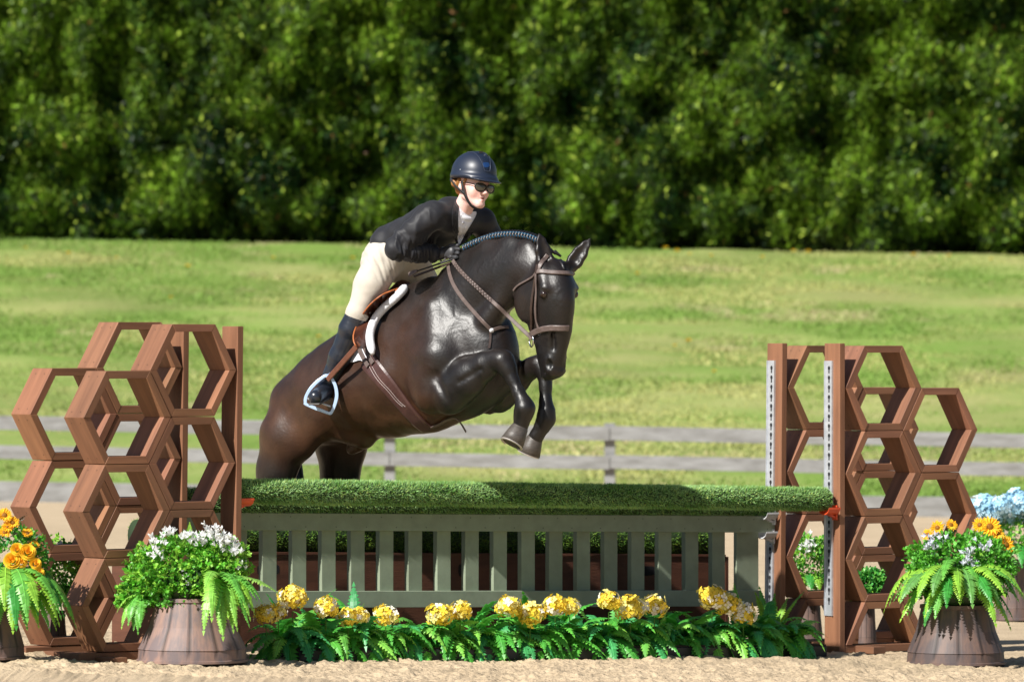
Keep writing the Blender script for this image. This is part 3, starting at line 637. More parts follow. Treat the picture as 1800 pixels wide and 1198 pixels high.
for (qx, qy) in ((30, 920), (40, 905), (25, 935), (55, 930), (60, 975), (65, 960), (50, 950)): frond(b, P(qx - 10, qy + 10, py_ - .12), (.6, -.2, .6), .07, .014, .5, (.06, .05, .03), n=5)
for (qx, qy) in ((38, 912), (66, 940)): frond(b, P(qx - 6, qy + 6, py_ - .12), (.8, -.2, .7), .05, .009, .2, (.25, .42, .42), n=4)
b.build('dark_leaves', M['leaf'], t)
bs = P(12, 1005, py_ - .05); b = MB()
for i, a in enumerate(np.linspace(-2.5, .4, 22)):
    d = (math.cos(a), math.sin(a) * .8, .3 * random.random()); frond(b, bs + nz(d) * .1, d, random.uniform(.28, .42), .055, random.uniform(1.7, 2.5), [MG, GR2, DG][i % 3], roll=random.uniform(-.3, .3))
for i, a in enumerate(np.linspace(-1.9, -.2, 8)):
    d = (math.cos(a), math.sin(a) * .8, -.2); frond(b, bs + nz(d) * .12 + np.array([0, 0, -.05]), d, random.uniform(.24, .30), .04, 1.9, [GR2, MG][i % 2])
b.build('fern', M['leaf'], t)
# --- plants behind the wings
def bush(px, pyb, Y, w, h, label, fl=None, dark=False):
    p = P(px, pyb, Y); zg = float(gz(p[0], p[1])); hpx = h
    t = thing('potted_arrangement', (p[0], p[1], zg), label, 'planter', 'flower tubs beside the jump')
    tub(t, p[0], p[1], w * .62, w * .5, max(.12, p[2] - zg), .7)
    b = MB(); c = np.array([p[0], p[1], p[2] + h * .5]); leaves(b, c, (w * 1.15, w * .9, h * .55), 900, .022, MG if not dark else DG, GR2 if not dark else MG, -.5, seed=int(px)); b.build('foliage', M['leaf'], t)
    b = MB()
    for i in range(12):
        a = i * 2.4; d = (math.cos(a), math.sin(a) - .3, .25 * random.random()); frond(b, c - [0, 0, h * .1] + nz(d) * w * .6, d, w * 1.1, .04, 2.0, [MG, GR2, DG][i % 3])
    b.build('fern', M['leaf'], t)
    if fl: fl(t, c)
    return t
bush(92, 1075, -.9, .13, .34, 'green fern tub behind the rose planter, seen between the left hexagons', lambda t, c: white_spray('white_flowers', t, [(c + [.05, -.1, .16], .05, 8)]))
bush(1420, 1050, 2.6, .14, .33, 'round leaved green plant with a few white flowers seen through the right posts', lambda t, c: white_spray('white_flowers', t, [(c + [.0, -.12, .14], .05, 14)]))
bush(1522, 1055, 2.2, .10, .16, 'dark fern seen low through the right hexagons', None, True)
def blue(t, c):
    for i in range(11):
        a = i * 2.4; r = .17 * math.sqrt(i / 11); hydrangea(t, c + np.array([r * math.cos(a) * 1.5, -.12 + r * math.sin(a) * .5, .17 + .1 * random.random() - .25 * r]), .085, [(.40, .68, .86), (.58, .80, .9), (.75, .86, .9)], 46)
bush(1785, 985, 6.2, .21, .26, 'blue hydrangea planter standing farther back at the right edge', blue)
# fern sprig stand behind gate end
b = MB()
gx, gy = P(1354, 1100, 1.5)[:2]
t = thing('fern_plant', (gx, gy, float(gz(gx, gy))), 'upright green fern standing behind the right end of the gate', 'plant')
for i in range(12):
    a = i * 2.4; d = (math.cos(a) * .35, math.sin(a) * .35, 1); frond(b, (gx, gy, float(gz(gx, gy)) + .02), d, random.uniform(.22, .40), .04, .9, [MG, GR2][i % 2])
b.build('frond', M['leaf'], t)

# ---------------------------------------------------------------- flower box along the foot of the jump
fb = thing('flower_box', gp(.25, -.18, float(gz(.2, 0))), 'long low trough of ferns and yellow hydrangeas along the foot of the green gate', 'flower box')
b = MB()
A = gp(-1.62, -.18, 0); B = gp(2.02, -.18, 0); A[2] = float(gz(A[0], A[1])) + .03; B[2] = float(gz(B[0], B[1])) + .03
b.box(A, B, V * .10, np.array([0, 0, .03]), c=1); b.build('trough', M['blackplastic'], fb, bevel=.004)
b = MB(); b.box(A + [0, 0, .032], B + [0, 0, .032], V * .09, np.array([0, 0, .008])); b.build('soil', M['soil'], fb)
k = 0
for u in np.arange(-1.60, 2.00, .15):
    b = MB(); c0 = gp(u + random.uniform(-.03, .03), -.16 + random.uniform(-.03, .03), 0); c0[2] = float(gz(c0[0], c0[1])) + .10
    m = 20
    for i in range(m + 8):
        a = i * 6.283 / m + random.random(); el = random.uniform(.2, 2.2) if i % 2 else random.uniform(.9, 2.6)
        if i >= m: a = random.uniform(-2.7, -.2); el = random.uniform(.0, .7)
        if math.sin(a) > .3 and random.random() < .4: continue
        L = random.uniform(.20, .33); c = [(.08, .38, .05), (.12, .48, .06), MG, (.07, .40, .12), (.25, .62, .09)][random.choice([0, 0, 1, 1, 2, 3, 3, 4])]
        frond(b, c0, (math.cos(a), math.sin(a), el), L, random.uniform(.038, .052), random.uniform(1.4, 3.2), c, roll=random.uniform(-.5, .5), n=14)
    for i in range(3):
        q = c0 + V * .08 + U * random.uniform(-.07, .07); frond(b, q, (random.uniform(-.5, .5), random.uniform(-.5, .2), 1), random.uniform(.20, .33), .05, random.uniform(1.4, 2.8), [(.09, .42, .06), DG, (.05, .32, .10)][i % 3], roll=random.uniform(-.5, .5), n=14)
    b.build('fern', M['leaf'], fb); k += 1
YE = [(.96, .72, .07), (.96, .86, .28), (.94, .92, .82)]
for (qx, qy, r) in ((468, 1078, .062), (513, 1050, .072), (488, 1076, .05), (572, 1068, .072), (610, 1084, .062), (632, 1082, .055), (677, 1080, .072), (772, 1080, .070), (810, 1074, .068), (893, 1066, .07), (930, 1080, .075), (975, 1064, .066), (1000, 1066, .055), (1068, 1056, .068), (1108, 1068, .074), (1152, 1064, .075), (1252, 1050, .070), (1280, 1062, .068), (1308, 1078, .072)):
    s_ = (qx - 900) / 320 / .8; Y = s_ * .6 * .8 / .8 * .98 - .36
    hydrangea(fb, P(qx + random.uniform(-2, 2), qy, Y), r * random.uniform(.85, 1.1), YE, 50)
b = MB()
for (qx, qy, L, dx) in ((615, 1100, .17, .35), (1155, 1100, .13, .3), (1035, 1080, .16, -.5), (1300, 1050, .12, -.2)):
    b = MB()
    Y = (qx - 900) / 320 / .8 * .59 - .25; frond(b, P(qx, qy + 12, Y), (dx, -.1, 1), L, .04, .5, (.18, .48, .08)); b.build('fern', M['leaf'], fb)
# ---------------------------------------------------------------- implicit surfaces
class Field:
    def __init__(s, lo, hi, h):
        s.lo = np.array(lo, float); s.h = h; s.n = np.ceil((np.array(hi) - s.lo) / h).astype(int) + 1
        s.d = np.full(tuple(s.n), .25, np.float32); s.ax = [s.lo[i] + h * np.arange(s.n[i]) for i in range(3)]
    def block(s, lo, hi):
        a = np.clip(np.floor((lo - s.lo) / s.h).astype(int), 0, s.n); b = np.clip(np.ceil((hi - s.lo) / s.h).astype(int) + 1, 0, s.n)
        sl = tuple(slice(a[i], b[i]) for i in range(3))
        return sl, [s.ax[i][sl[i]].reshape([-1 if k == i else 1 for k in range(3)]) for i in range(3)]
    def comb(s, sl, d, k, mode):
        A = s.d[sl]
        if mode == 'add':
            if k > 0: h = np.clip(.5 + .5 * (A - d) / k, 0, 1); s.d[sl] = A * (1 - h) + d * h - k * h * (1 - h)
            else: s.d[sl] = np.minimum(A, d)
        else:
            d = -d
            if k > 0: h = np.clip(.5 + .5 * (d - A) / k, 0, 1); s.d[sl] = A * (1 - h) + d * h + k * h * (1 - h)
            else: s.d[sl] = np.maximum(A, d)
    def cap(s, A, B, ra, rb, k=.03, lat=None, sa=None, sb=None, mode='add'):
        A, B = np.asarray(A, float), np.asarray(B, float); R_ = max(ra, rb, sa or 0, sb or 0) + k + 3 * s.h
        sl, (X, Y, Z) = s.block(np.minimum(A, B) - R_, np.maximum(A, B) + R_)
        if any(q.stop <= q.start for q in sl): return
        ax = B - A; L2 = ax @ ax + 1e-12
        t = np.clip(((X - A[0]) * ax[0] + (Y - A[1]) * ax[1] + (Z - A[2]) * ax[2]) / L2, 0, 1)
        dx, dy, dz = X - A[0] - t * ax[0], Y - A[1] - t * ax[1], Z - A[2] - t * ax[2]; r = ra + (rb - ra) * t
        q2 = dx * dx + dy * dy + dz * dz
        if lat is None: d = np.sqrt(q2) - r
        else:
            lat = nz(lat); sa_ = sa if sa is not None else ra; sb_ = sb if sb is not None else rb; l = dx * lat[0] + dy * lat[1] + dz * lat[2]
            sr = sa_ + (sb_ - sa_) * t; o2 = np.maximum(q2 - l * l, 0); qq = np.sqrt(l * l / sr ** 2 + o2 / r ** 2); g_ = np.sqrt(l * l / sr ** 4 + o2 / r ** 4)
            d = np.where(g_ > 1e-6, qq * (qq - 1) / np.maximum(g_, 1e-6), -np.minimum(sr, r))
        s.comb(sl, d.astype(np.float32), k, mode)
    def chain(s, pts, k=.03, lat=None):
        for a, b in zip(pts[:-1], pts[1:]):
            if lat is None: s.cap(a[0], b[0], a[1], b[1], k)
            else: s.cap(a[0], b[0], a[1], b[1], k, lat, a[2], b[2])
    def ell(s, c, ex, r, k=.03, mode='add'):
        """ellipsoid, ex: 3 unit axes rows, r: radii"""
        c = np.asarray(c, float); R_ = max(r) + k + 3 * s.h; sl, (X, Y, Z) = s.block(c - R_, c + R_)
        if any(q.stop <= q.start for q in sl): return
        q = 0; g_ = 0
        for e, rr in zip(ex, r):
            l = (X - c[0]) * e[0] + (Y - c[1]) * e[1] + (Z - c[2]) * e[2]; q = q + (l / rr) ** 2; g_ = g_ + (l / rr ** 2) ** 2
        q = np.sqrt(q); g_ = np.sqrt(g_) + 1e-9; s.comb(sl, (q * (q - 1) / g_).astype(np.float32), k, mode)
    def mesh(s):
        D = s.d; sg = D < 0; n = s.n - 1
        corners = [(i, j, k) for i in (0, 1) for j in (0, 1) for k in (0, 1)]
        cnt = sum(sg[i:i + n[0], j:j + n[1], k:k + n[2]].astype(np.int8) for i, j, k in corners)
        act = np.argwhere((cnt > 0) & (cnt < 8)); idx = -np.ones(tuple(n), np.int64); idx[tuple(act.T)] = np.arange(len(act))
        acc = np.zeros((len(act), 3)); c = np.zeros(len(act))
        for a in corners:
            for ax in range(3):
                if a[ax]: continue
                b_ = list(a); b_[ax] = 1
                da = D[act[:, 0] + a[0], act[:, 1] + a[1], act[:, 2] + a[2]]; db = D[act[:, 0] + b_[0], act[:, 1] + b_[1], act[:, 2] + b_[2]]
                m = (da < 0) != (db < 0); t = np.where(m, da / np.where(m, da - db, 1), 0)
                p = np.array(a, float)[None].repeat(len(act), 0); p[:, ax] += t; acc += p * m[:, None]; c += m
        v = s.lo + (act + acc / c[:, None]) * s.h; F_ = []
        for ax in range(3):
            sl0 = [slice(None)] * 3; sl1 = [slice(None)] * 3; sl0[ax] = slice(0, -1); sl1[ax] = slice(1, None)
            e = np.argwhere(sg[tuple(sl0)] != sg[tuple(sl1)]); o1, o2 = [(1, 2), (2, 0), (0, 1)][ax]
            ok = (e[:, o1] > 0) & (e[:, o2] > 0) & (e[:, o1] < n[o1]) & (e[:, o2] < n[o2]) & (e[:, ax] < n[ax]); e = e[ok]
            q = []
            for u_, w_ in ((0, 0), (1, 0), (1, 1), (0, 1)):
                f = e.copy(); f[:, o1] -= 1 - u_; f[:, o2] -= 1 - w_; q.append(idx[tuple(f.T)])
            q = np.stack(q, 1); fl = ~sg[tuple(e.T)]; q[fl] = q[fl][:, ::-1]; F_.append(q)
        return v, np.concatenate(F_)
def relax(v, f, it=2, lam=.5):
    for _ in range(it):
        acc = np.zeros_like(v); c = np.zeros(len(v))
        for i in range(4):
            j = (i + 1) % 4
            for a, b in ((i, j), (j, i)):
                for k in range(3): acc[:, k] += np.bincount(f[:, a], v[f[:, b], k], len(v))
                c += np.bincount(f[:, a], minlength=len(v))
        v = v + lam * (acc / np.maximum(c, 1)[:, None] - v)
    return v
def vnormals(v, f):
    n = np.cross(v[f[:, 2]] - v[f[:, 0]], v[f[:, 3]] - v[f[:, 1]]); o = np.zeros_like(v)
    for i in range(4):
        for k in range(3): o[:, k] += np.bincount(f[:, i], n[:, k], len(v))
    return o / (np.linalg.norm(o, axis=1)[:, None] + 1e-12)

# ---------------------------------------------------------------- horse
YL = np.array([0, 1.0, 0])
def H(px, py, q=0.0): return JL(px, py, q)
def zpx(py, px, q=0): return H(px, py, q)[2]
h = Field((-1.35, -.62, .10), (1.52, .62, 2.36), .0095)
def sec(px, yt, yb, w):
    c = H(px, (yt + yb) / 2); r = (H(px, yt)[2] - H(px, yb)[2]) / 2; return (c, r, w)
tor = [sec(552, 690, 775, .16), sec(568, 650, 778, .225), sec(597, 612, 777, .27), sec(635, 578, 770, .25), sec(690, 552, 766, .24),
       sec(740, 512, 760, .235), sec(790, 496, 742, .215), sec(822, 515, 730, .20), sec(842, 560, 705, .16)]
h.chain(tor, .05, YL)
for sg_ in (1, -1):
    h.chain([(H(590, 692, 0) + [0, sg_ * .095, 0], .16), (H(650, 684, 0) + [0, sg_ * .105, 0], .175), (H(720, 664, 0) + [0, sg_ * .09, 0], .17), (H(760, 650, 0) + [0, sg_ * .07, 0], .15)], .06)
# croup, haunch and thigh muscle, both sides
for sg_ in (1, -1):
    h.cap(H(600, 648, 0) + [0, sg_ * .09, 0], H(545, 704, 0) + [0, sg_ * .115, 0], .125, .14, .07)
nearleg = [(H(530, 722, .14), .17, .125), (H(503, 768, .19), .158, .115), (H(486, 826, .20), .122, .085), (H(468, 890, .19), .068, .055), (H(452, 925, .19), .062, .048)]
h.chain(nearleg, .05, YL); h.chain([(H(560, 730, .18), .12, .08), (H(530, 770, .19), .11, .08)], .06, YL)
h.chain([(H(452, 925, .19), .05), (H(440, 975, .18), .034), (H(428, 1030, .17), .033), (H(424, 1050, .17), .042), (H(414, 1072, .17), .034)], .02)
farleg = [(H(590, 710, -.14), .19, .125), (H(600, 775, -.19), .17, .105), (H(598, 835, -.20), .118, .085), (H(585, 900, -.19), .068, .055), (H(572, 935, -.19), .062, .048)]
h.chain(farleg, .05, YL)
h.chain([(H(572, 935, -.19), .05), (H(558, 985, -.18), .034), (H(545, 1040, -.17), .033), (H(540, 1058, -.17), .042), (H(530, 1078, -.17), .034)], .02)
# flank fold and sheath
h.cap(H(585, 748, .10), H(640, 770, .05), .07, .06, .05); h.cap(H(618, 790, 0), H(632, 786, 0), .03, .025, .04)
# tail: dock
h.cap(H(545, 672, 0), H(524, 705, 0), .04, .04, .04)
# withers, shoulder, chest
h.cap(H(705, 535), H(762, 512), .07, .08, .08)
for sg_ in (1, -1):
    q = .16 * sg_; o = 35 * sg_      # px shift of a point mirrored about the median plane
    h.cap(H(804 - o, 545, q * .8), H(812 - o, 625, q), .085, .135, .08)                         # shoulder blade down to the point of shoulder
    h.cap(H(812 - o, 632, q * 1.08), H(798 - o, 690, q * 1.15), .125, .118, .05)          # upper arm
    h.cap(H(782 - o, 600, q * .85), H(790 - o, 660, q), .10, .115, .08)                         # triceps
    h.ell(H(834 - o * .5, 650, q * .55), np.eye(3), (.10, .09, .12), .05)                   # breast muscle
# neck
neck = [(H(790, 572), .25, .17), (H(828, 525), .215, .14), (H(862, 496), .19, .115), (H(896, 480), .165, .098), (H(926, 474), .135, .088), (H(946, 482), .105, .08)]
h.chain(neck, .05, YL)
h.chain([(H(790, 480), .035), (H(822, 455), .035), (H(862, 434), .035), (H(902, 428), .035), (H(935, 436), .035), (H(955, 456), .03)], .06)     # crest
h.cap(H(900, 500, .04), H(860, 560, .08), .05, .06, .04)     # muscle line of the throat
# forelegs: near
h.chain([(H(792, 688, .19), .125, .10), (H(822, 664, .19), .108, .082), (H(852, 643, .18), .078, .062), (H(872, 632, .17), .060, .05)], .03, YL)
h.chain([(H(872, 633, .17), .058), (H(884, 634, .165), .060), (H(892, 647, .16), .052)], .02)
h.chain([(H(892, 647, .16), .046), (H(901, 667, .155), .034), (H(912, 690, .15), .033), (H(920, 706, .145), .040), (H(923, 717, .145), .054), (H(921, 728, .14), .045)], .018)
h.chain([(H(921, 728, .14), .043), (H(917, 742, .14), .038), (H(914, 752, .14), .042)], .02)
h.cap(H(909, 722, .16), H(907, 733, .16), .018, .014, .02)   # ergot tuft
# far
h.chain([(H(862, 690, -.14), .12, .09), (H(884, 690, -.15), .085, .075), (H(910, 668, -.15), .066, .055), (H(935, 646, -.15), .055, .046), (H(948, 640, -.15), .052, .045)], .03, YL)
h.cap(H(874, 700, -.14), H(878, 712, -.14), .062, .038, .04)
h.chain([(H(948, 640, -.15), .052), (H(958, 655, -.15), .044), (H(959, 680, -.14), .034), (H(959, 706, -.13), .034), (H(961, 722, -.12), .044), (H(960, 736, -.12), .050), (H(954, 748, -.11), .042), (H(944, 764, -.10), .038), (H(940, 772, -.10), .042)], .018)
# head
ew = np.array([.8, .6, 0]); gw = np.array([.6, -.8, 0])
def dl(w): return np.array([w @ FW, w @ LT, w[2]])
E, G = dl(ew), dl(gw); Zu = np.array([0, 0, 1.0])
HD = J(972, 440, 0)      # head depth reference
def HP(px, py, e=0.0, g=0.0):   # a point of the head: picture place of the head's own midline, then offsets
    return toL(P(px, py, HD[1]) + ew * e + gw * g)
hs = [(HP(968, 486), .09, .08), (HP(966, 503), .15, .095), (HP(964, 525), .185, .098), (HP(966, 552), .168, .085), (HP(970, 580), .135, .074), (HP(970, 605), .106, .058), (HP(969, 628), .088, .052), (HP(969, 643), .072, .050)]
h.chain(hs, .03, E)
h.cap(HP(970, 478, 0, .02), HP(968, 505, 0, .09), .06, .06, .03, E, .078, .092)   # forehead
for sg_ in (1, -1):
    h.ell(HP(962, 530, .075 * sg_, -.075), (E, G, Zu), (.034, .115, .118), .02)     # round jowl
    h.cap(HP(966, 498, .084 * sg_, .07), HP(966, 508, .092 * sg_, .088), .031, .032, .018)   # brow
    h.cap(HP(966, 536, .080 * sg_, .055), HP(968, 582, .062 * sg_, .045), .018, .012, .012)  # face ridge
    h.ell(HP(969, 640, .045 * sg_, .048), (E, G, Zu), (.026, .03, .045), .02)    # nostril flare
    h.ell(HP(966, 517, .112 * sg_, .085), (E, G, Zu), (.032, .034, .026), .008, 'sub')
    h.ell(HP(966, 517, .100 * sg_, .080), (E, G, Zu), (.026, .028, .024), .006)
    h.cap(HP(966, 548, .052 * sg_, .098), HP(968, 612, .036 * sg_, .075), .012, .010, .02, mode='sub')
    h.cap(HP(962, 560, .092 * sg_, .0), HP(965, 610, .066 * sg_, -.02), .012, .010, .02, mode='sub')
    h.ell(HP(968, 641, .066 * sg_, .062), (E, G, Zu), (.027, .025, .034), .004, 'sub')
    h.cap(HP(965, 486, .062 * sg_, .035), HP(965, 470, .07 * sg_, .03), .05, .035, .03)
h.ell(HP(968, 653, 0, .035), (E, G, Zu), (.056, .05, .035), .02); h.ell(HP(966, 659, 0, -.01), (E, G, Zu), (.04, .045, .03), .015)   # upper lip, chin
for sg_ in (1, -1):        # grooves between muscles
    o = 33 * sg_
    h.chain and [h.cap(H(a - o * 1.6 + 53, b_, .29 * sg_), H(c - o * 1.6 + 53, d, .29 * sg_), .016, .014, .035, mode='sub') for a, b_, c, d in ((764, 660, 782, 700),)]
    h.cap(H(806 - 1.3 * (o - 33), 672, .275 * sg_), H(846 - 1.3 * (o - 33), 648, .235 * sg_), .008, .006, .02, mode='sub')
h.cap(HP(972, 655, -.06, -.0), HP(972, 651, -.05, .05), .006, .004, .006, mode='sub')
# ears
def ear(base, tip, fr, w0=.040):
    base, tip = np.array(base), np.array(tip); ax = tip - base; d = nz(ax); l = nz(np.cross(d, fr)); fr = nz(np.cross(l, d))
    pr = [(0, .75), (.22, 1.0), (.5, .92), (.78, .55), (1.0, .14)]
    for (t0, r0), (t1, r1) in zip(pr[:-1], pr[1:]): h.cap(base + ax * t0, base + ax * t1, .026 * r0 + .003, .026 * r1 + .003, .012, l, w0 * r0, w0 * r1)
    for (t0, r0), (t1, r1) in zip(pr[1:-1], pr[2:]): h.cap(base + ax * t0 + fr * (.024 * r0 + .004), base + ax * t1 + fr * (.024 * r1 + .004), .024 * r0, .018 * r1, .006, l, w0 * r0 * .62, w0 * r1 * .6, mode='sub')
ear(toL(P(960, 468, HD[1] - .03)), toL(P(948, 409, HD[1] - .03)), dl(np.array([.35, -.93, 0])), .050)
h.cap(HP(970, 484, .04, 0), toL(P(1004, 468, HD[1] + .07)), .05, .034, .02)
ear(toL(P(1003, 470, HD[1] + .07)), toL(P(1038, 418, HD[1] + .07)), dl(np.array([-.1, -.99, 0])), .046)
hv, hf = h.mesh(); hv = relax(hv, hf, 3, .5)
# keep the largest connected surface only
def largest(v, f):
    lab = np.arange(len(v))
    for _ in range(400):
        m = lab[f].min(1); new = lab.copy()
        for i in range(4): np.minimum.at(new, f[:, i], m)
        new = new[new]
        if (new == lab).all(): break
        lab = new
    u_, c_ = np.unique(lab, return_counts=True); keep_ = lab == u_[c_.argmax()]; ren = np.cumsum(keep_) - 1
    return v[keep_], ren[f[keep_[f[:, 0]]]]
hv, hf = largest(hv, hf)
# muscle relief and veins as real displacement
nn = vnormals(hv, hf)
headm = np.clip((hv[:, 0] - .95) / .15, 0, 1)
bod = np.clip((.8 - hv[:, 0]) / .3, 0, 1)
rib = np.sin((hv[:, 0] - hv[:, 2] * .25) * 2 * math.pi / .075) * np.exp(-((hv[:, 0] + .12) / .18) ** 2) * np.exp(-((hv[:, 2] - 1.30) / .16) ** 2)
disp = .004 * fbm(hv[:, 0] / .16, hv[:, 1] / .16, hv[:, 2] / .16, 2, 71) * bod + .0005 * rib
vein = 1 - np.abs(fbm(hv[:, 0] / .13, hv[:, 1] / .13, hv[:, 2] / .13, 1, 75)) / .035
disp += .0030 * fbm(hv[:, 0] / .075, hv[:, 1] / .075, hv[:, 2] / .09, 2, 77) * np.clip(bod + .3, 0, 1) * np.clip((hv[:, 2] - 1.0) / .2, 0.2, 1)
disp += .0022 * np.clip(vein, 0, 1) * np.clip((hv[:, 0] - .15) / .3, 0, 1)
hv = hv + nn * disp[:, None]
# coat: bay brown body, near black points, darker topline
s_, q_, z_ = hv.T
t_br = fbm(s_ / .35, q_ / .35, z_ / .35, 3, 81) * 1.3 + .5 * fbm(s_ / .07, q_ / .07, z_ / .07, 2, 82)
brown = np.array([.046, .0205, .0115]); dark = np.array([.0095, .0080, .0078]); warm = np.array([.088, .038, .017]); grey = np.array([.030, .022, .019])
backz = np.interp(s_, [-.9, -.4, 0, .2, .5], [1.62, 1.78, 1.9, 2.0, 2.05])
k_top = np.clip(1 - (backz - z_) / .28, 0, 1)
k_neck = np.clip((s_ - .34 + (z_ - 1.7) * .25) / .22, 0, 1)
gask = np.clip((1.12 - z_) / .16, 0, 1) * (s_ < .3)
leg = np.clip((s_ - .52) / .1, 0, 1) * np.clip((1.62 - z_) / .1, 0, 1) + gask
dk = np.clip(np.maximum.reduce([k_top * .8, k_neck * .93, leg]) + .25 * t_br, 0, 1)[:, None]
wm = np.clip(1 - np.abs(z_ - 1.27) / .22, 0, 1) * np.clip(.6 + 1.2 * t_br, 0, 1); wm = wm[:, None]
cc = (brown * (1 - wm) + warm * wm) * (1 - dk) + dark * dk
sh = (np.clip(fbm(s_ / .12, q_ / .12, z_ / .12, 3, 83) * 1.5, 0, 1) * np.exp(-((s_ - .2) / .25) ** 2) * np.clip((z_ - 1.45) / .2, 0, 1))[:, None]; cc = cc * (1 - sh * .5) + grey * sh * .6
nosd = np.min([np.linalg.norm((hv - HP(968, 641, .064 * k, .060)) / np.array([1, 1, 1.25]), axis=1) for k in (1, -1)], axis=0)
cc = cc * np.clip((nosd[:, None] - .022) / .010, .08, 1)  # shade of the nostril hollows is put into the coat colour
M['coat'] = mat('horse_coat', (1, 1, 1), .41, attr=True, var=.35, vscale=9, bump=.35, bscale=70, bdist=.004, spec=.46)
hW = toW(hv); hf = hf[:, ::-1].copy()
horse = thing('horse', toW(np.array([[0, 0, 0.9]]))[0], 'dark bay horse with braided mane jumping over the turf poles, forelegs folded', 'horse')
ho = mk('body', hW, hf, M['coat'], horse, smooth=True, col=cc)
bvh = BVHTree.FromPolygons(hW.tolist(), hf.tolist())
CO = Vector((0, CAMY, CAMZ))
def hit(px, py, tree=None):
    d = Vector(P(px, py, 0)) - CO; r = (tree or bvh).ray_cast(CO, d.normalized())
    return (None, None) if r[0] is None else (np.array(r[0]), np.array(r[1]))
def on(pts, n=6, off=.002):
    """path drawn over the horse's near surface"""
    sp = spline([(a, b, 0) for a, b in pts], n); o = []; N = []
    for a, b, _ in sp:
        p, m = hit(a, b)
        if p is not None: o.append(p); N.append(m)
    o = np.array(o); N = np.array(N)
    if len(o) > 4:
        for _ in range(2): o[1:-1] = o[1:-1] * .5 + (o[:-2] + o[2:]) * .25; N[1:-1] = N[1:-1] * .5 + (N[:-2] + N[2:]) * .25
    N /= np.linalg.norm(N, axis=1)[:, None]; return o + N * off, N
# hooves with shoes
M['hoof'] = mat('hoof', (.085, .072, .062), .5, base2=(.05, .042, .036), vscale=25, stretch=(1, 1, 4), bump=.2)
M['iron'] = mat('worn_iron', (.55, .5, .46), .4, metal=.5)
def hoof(c, d, r=.052, L=.075):
    """c: coronet centre (world), d: direction towards the sole"""
    d = nz(d); b = MB(); b.lathe(c, [(.001, -.012), (r * .72, -.008), (r * .8, 0), (r * .98, L * .5), (r * 1.14, L), (r * 1.0, L + .001), (.001, L - .01)], 24, ax=d)
    o = b.build('hoof', M['hoof'], horse, smooth=True)
    b = MB(); a = nz(np.cross(d, [1, 0, .01])); e = np.cross(d, a)
    pts = [np.asarray(c) + d * (L + .004) + (a * math.cos(t) + e * math.sin(t)) * r * 1.03 for t in np.linspace(-2.5, 2.5, 22)]
    b.tube(pts, .0075, 6, flat=(d, .6)); b.build('horseshoe', M['iron'], o); return o
hoof(J(914, 751, .14), np.array([-.42, -.25, -.80]), .058, .098); hoof(J(940, 770, -.10), np.array([-.32, .1, -.85]), .055, .088)
hoof(J(413, 1074, .17), np.array([-.4, .4, -.8])); hoof(J(529, 1080, -.17), np.array([-.4, .4, -.8]))
# eyes
M['eye'] = mat('horse_eye', (.018, .008, .005), .08, spec=.8)
for sg_ in (1, -1):
    c = toW(HP(966, 517, .102 * sg_, .086)[None])[0]; b = MB(); b.lathe(c - np.array([0, 0, .019]), [(.0001, -.003), (.012, .0), (.0195, .008), (.0225, .019), (.0195, .030), (.012, .038), (.0001, .041)], 18)
    b.build('eye', M['eye'], horse, smooth=True)
b = MB(); tl = spline([toW(H(a, c_, 0)[None])[0] - FW * k for a, c_, k in ((530, 692, .02), (512, 725, .05), (512, 785, .03), (516, 850, .0), (512, 930, .0), (510, 985, .0))], 6)
b.tube(tl, np.interp(np.linspace(0, 1, len(tl)), [0, .15, .5, .85, 1], [.03, .045, .065, .05, .01]), 12, c=1)
M['hair'] = mat('black_hair', (.010, .009, .010), .4, attr=False, bump=.5, bscale=120, bdist=.003, spec=.6)
b.build('tail', M['hair'], horse, smooth=True)
# braided mane: knobs of black hair bound with blue thread, each one a plait
M['hair'] = mat('black_hair', (.010, .009, .010), .4, attr=False, bump=.5, bscale=120, bdist=.003, spec=.6)
M['thread'] = mat('blue_thread', (.01, .11, .22), .5)
crest = spline([(820, 436, 0), (836, 428, 0), (856, 420, 0), (878, 414, 0), (900, 412, 0), (920, 413, 0), (940, 418, 0), (952, 424, 0)], 12)
L_ = np.concatenate([[0], np.cumsum(np.linalg.norm(np.diff(crest, axis=0), axis=1))]); NB = 28
for i in range(NB):
    s0 = L_[-1] * i / (NB - 1); px = np.interp(s0, L_, crest[:, 0]); py = np.interp(s0, L_, crest[:, 1])
    a = toW((H(px, py) )[None])[0] ; ax_ = LT * .55 + np.array([0, 0, -.85])
    top_ = a + np.array([0, 0, .012]); b = MB(); d = nz(LT * .9 + np.array([0, 0, -.55]) + rng.normal(0, .05, 3))
    b.tube([top_ - LT * .006, top_ + LT * .008 + np.array([0, 0, .007]), top_ + LT * .022 + [0, 0, -.0], top_ + LT * .030 + [0, 0, -.016], top_ + LT * .032 + [0, 0, -.034]], [.006, .0085, .0095, .009, .005], 8)
    k_ = b.build('mane_braid', M['hair'], horse, smooth=True)
    b = MB(); 
    for zz in (-.004, -.020):
        cc_ = top_ + LT * (.024 if zz > -.01 else .0305) + [0, 0, zz]; b.tube([cc_ + d * -.0022, cc_ + d * .0022], .0104, 8)
    b.build('thread', M['thread'], k_, smooth=True)
b = MB(); fw_ = gw
for i, (px, py) in enumerate(((966, 440), (975, 444))):
    c = P(px, py, HD[1] + .01); b.tube([c - ew * .01, c + np.array([0, 0, .006]), c + ew * .02 + gw * .03 + [0, 0, -.02]], [.008, .012, .006], 7)
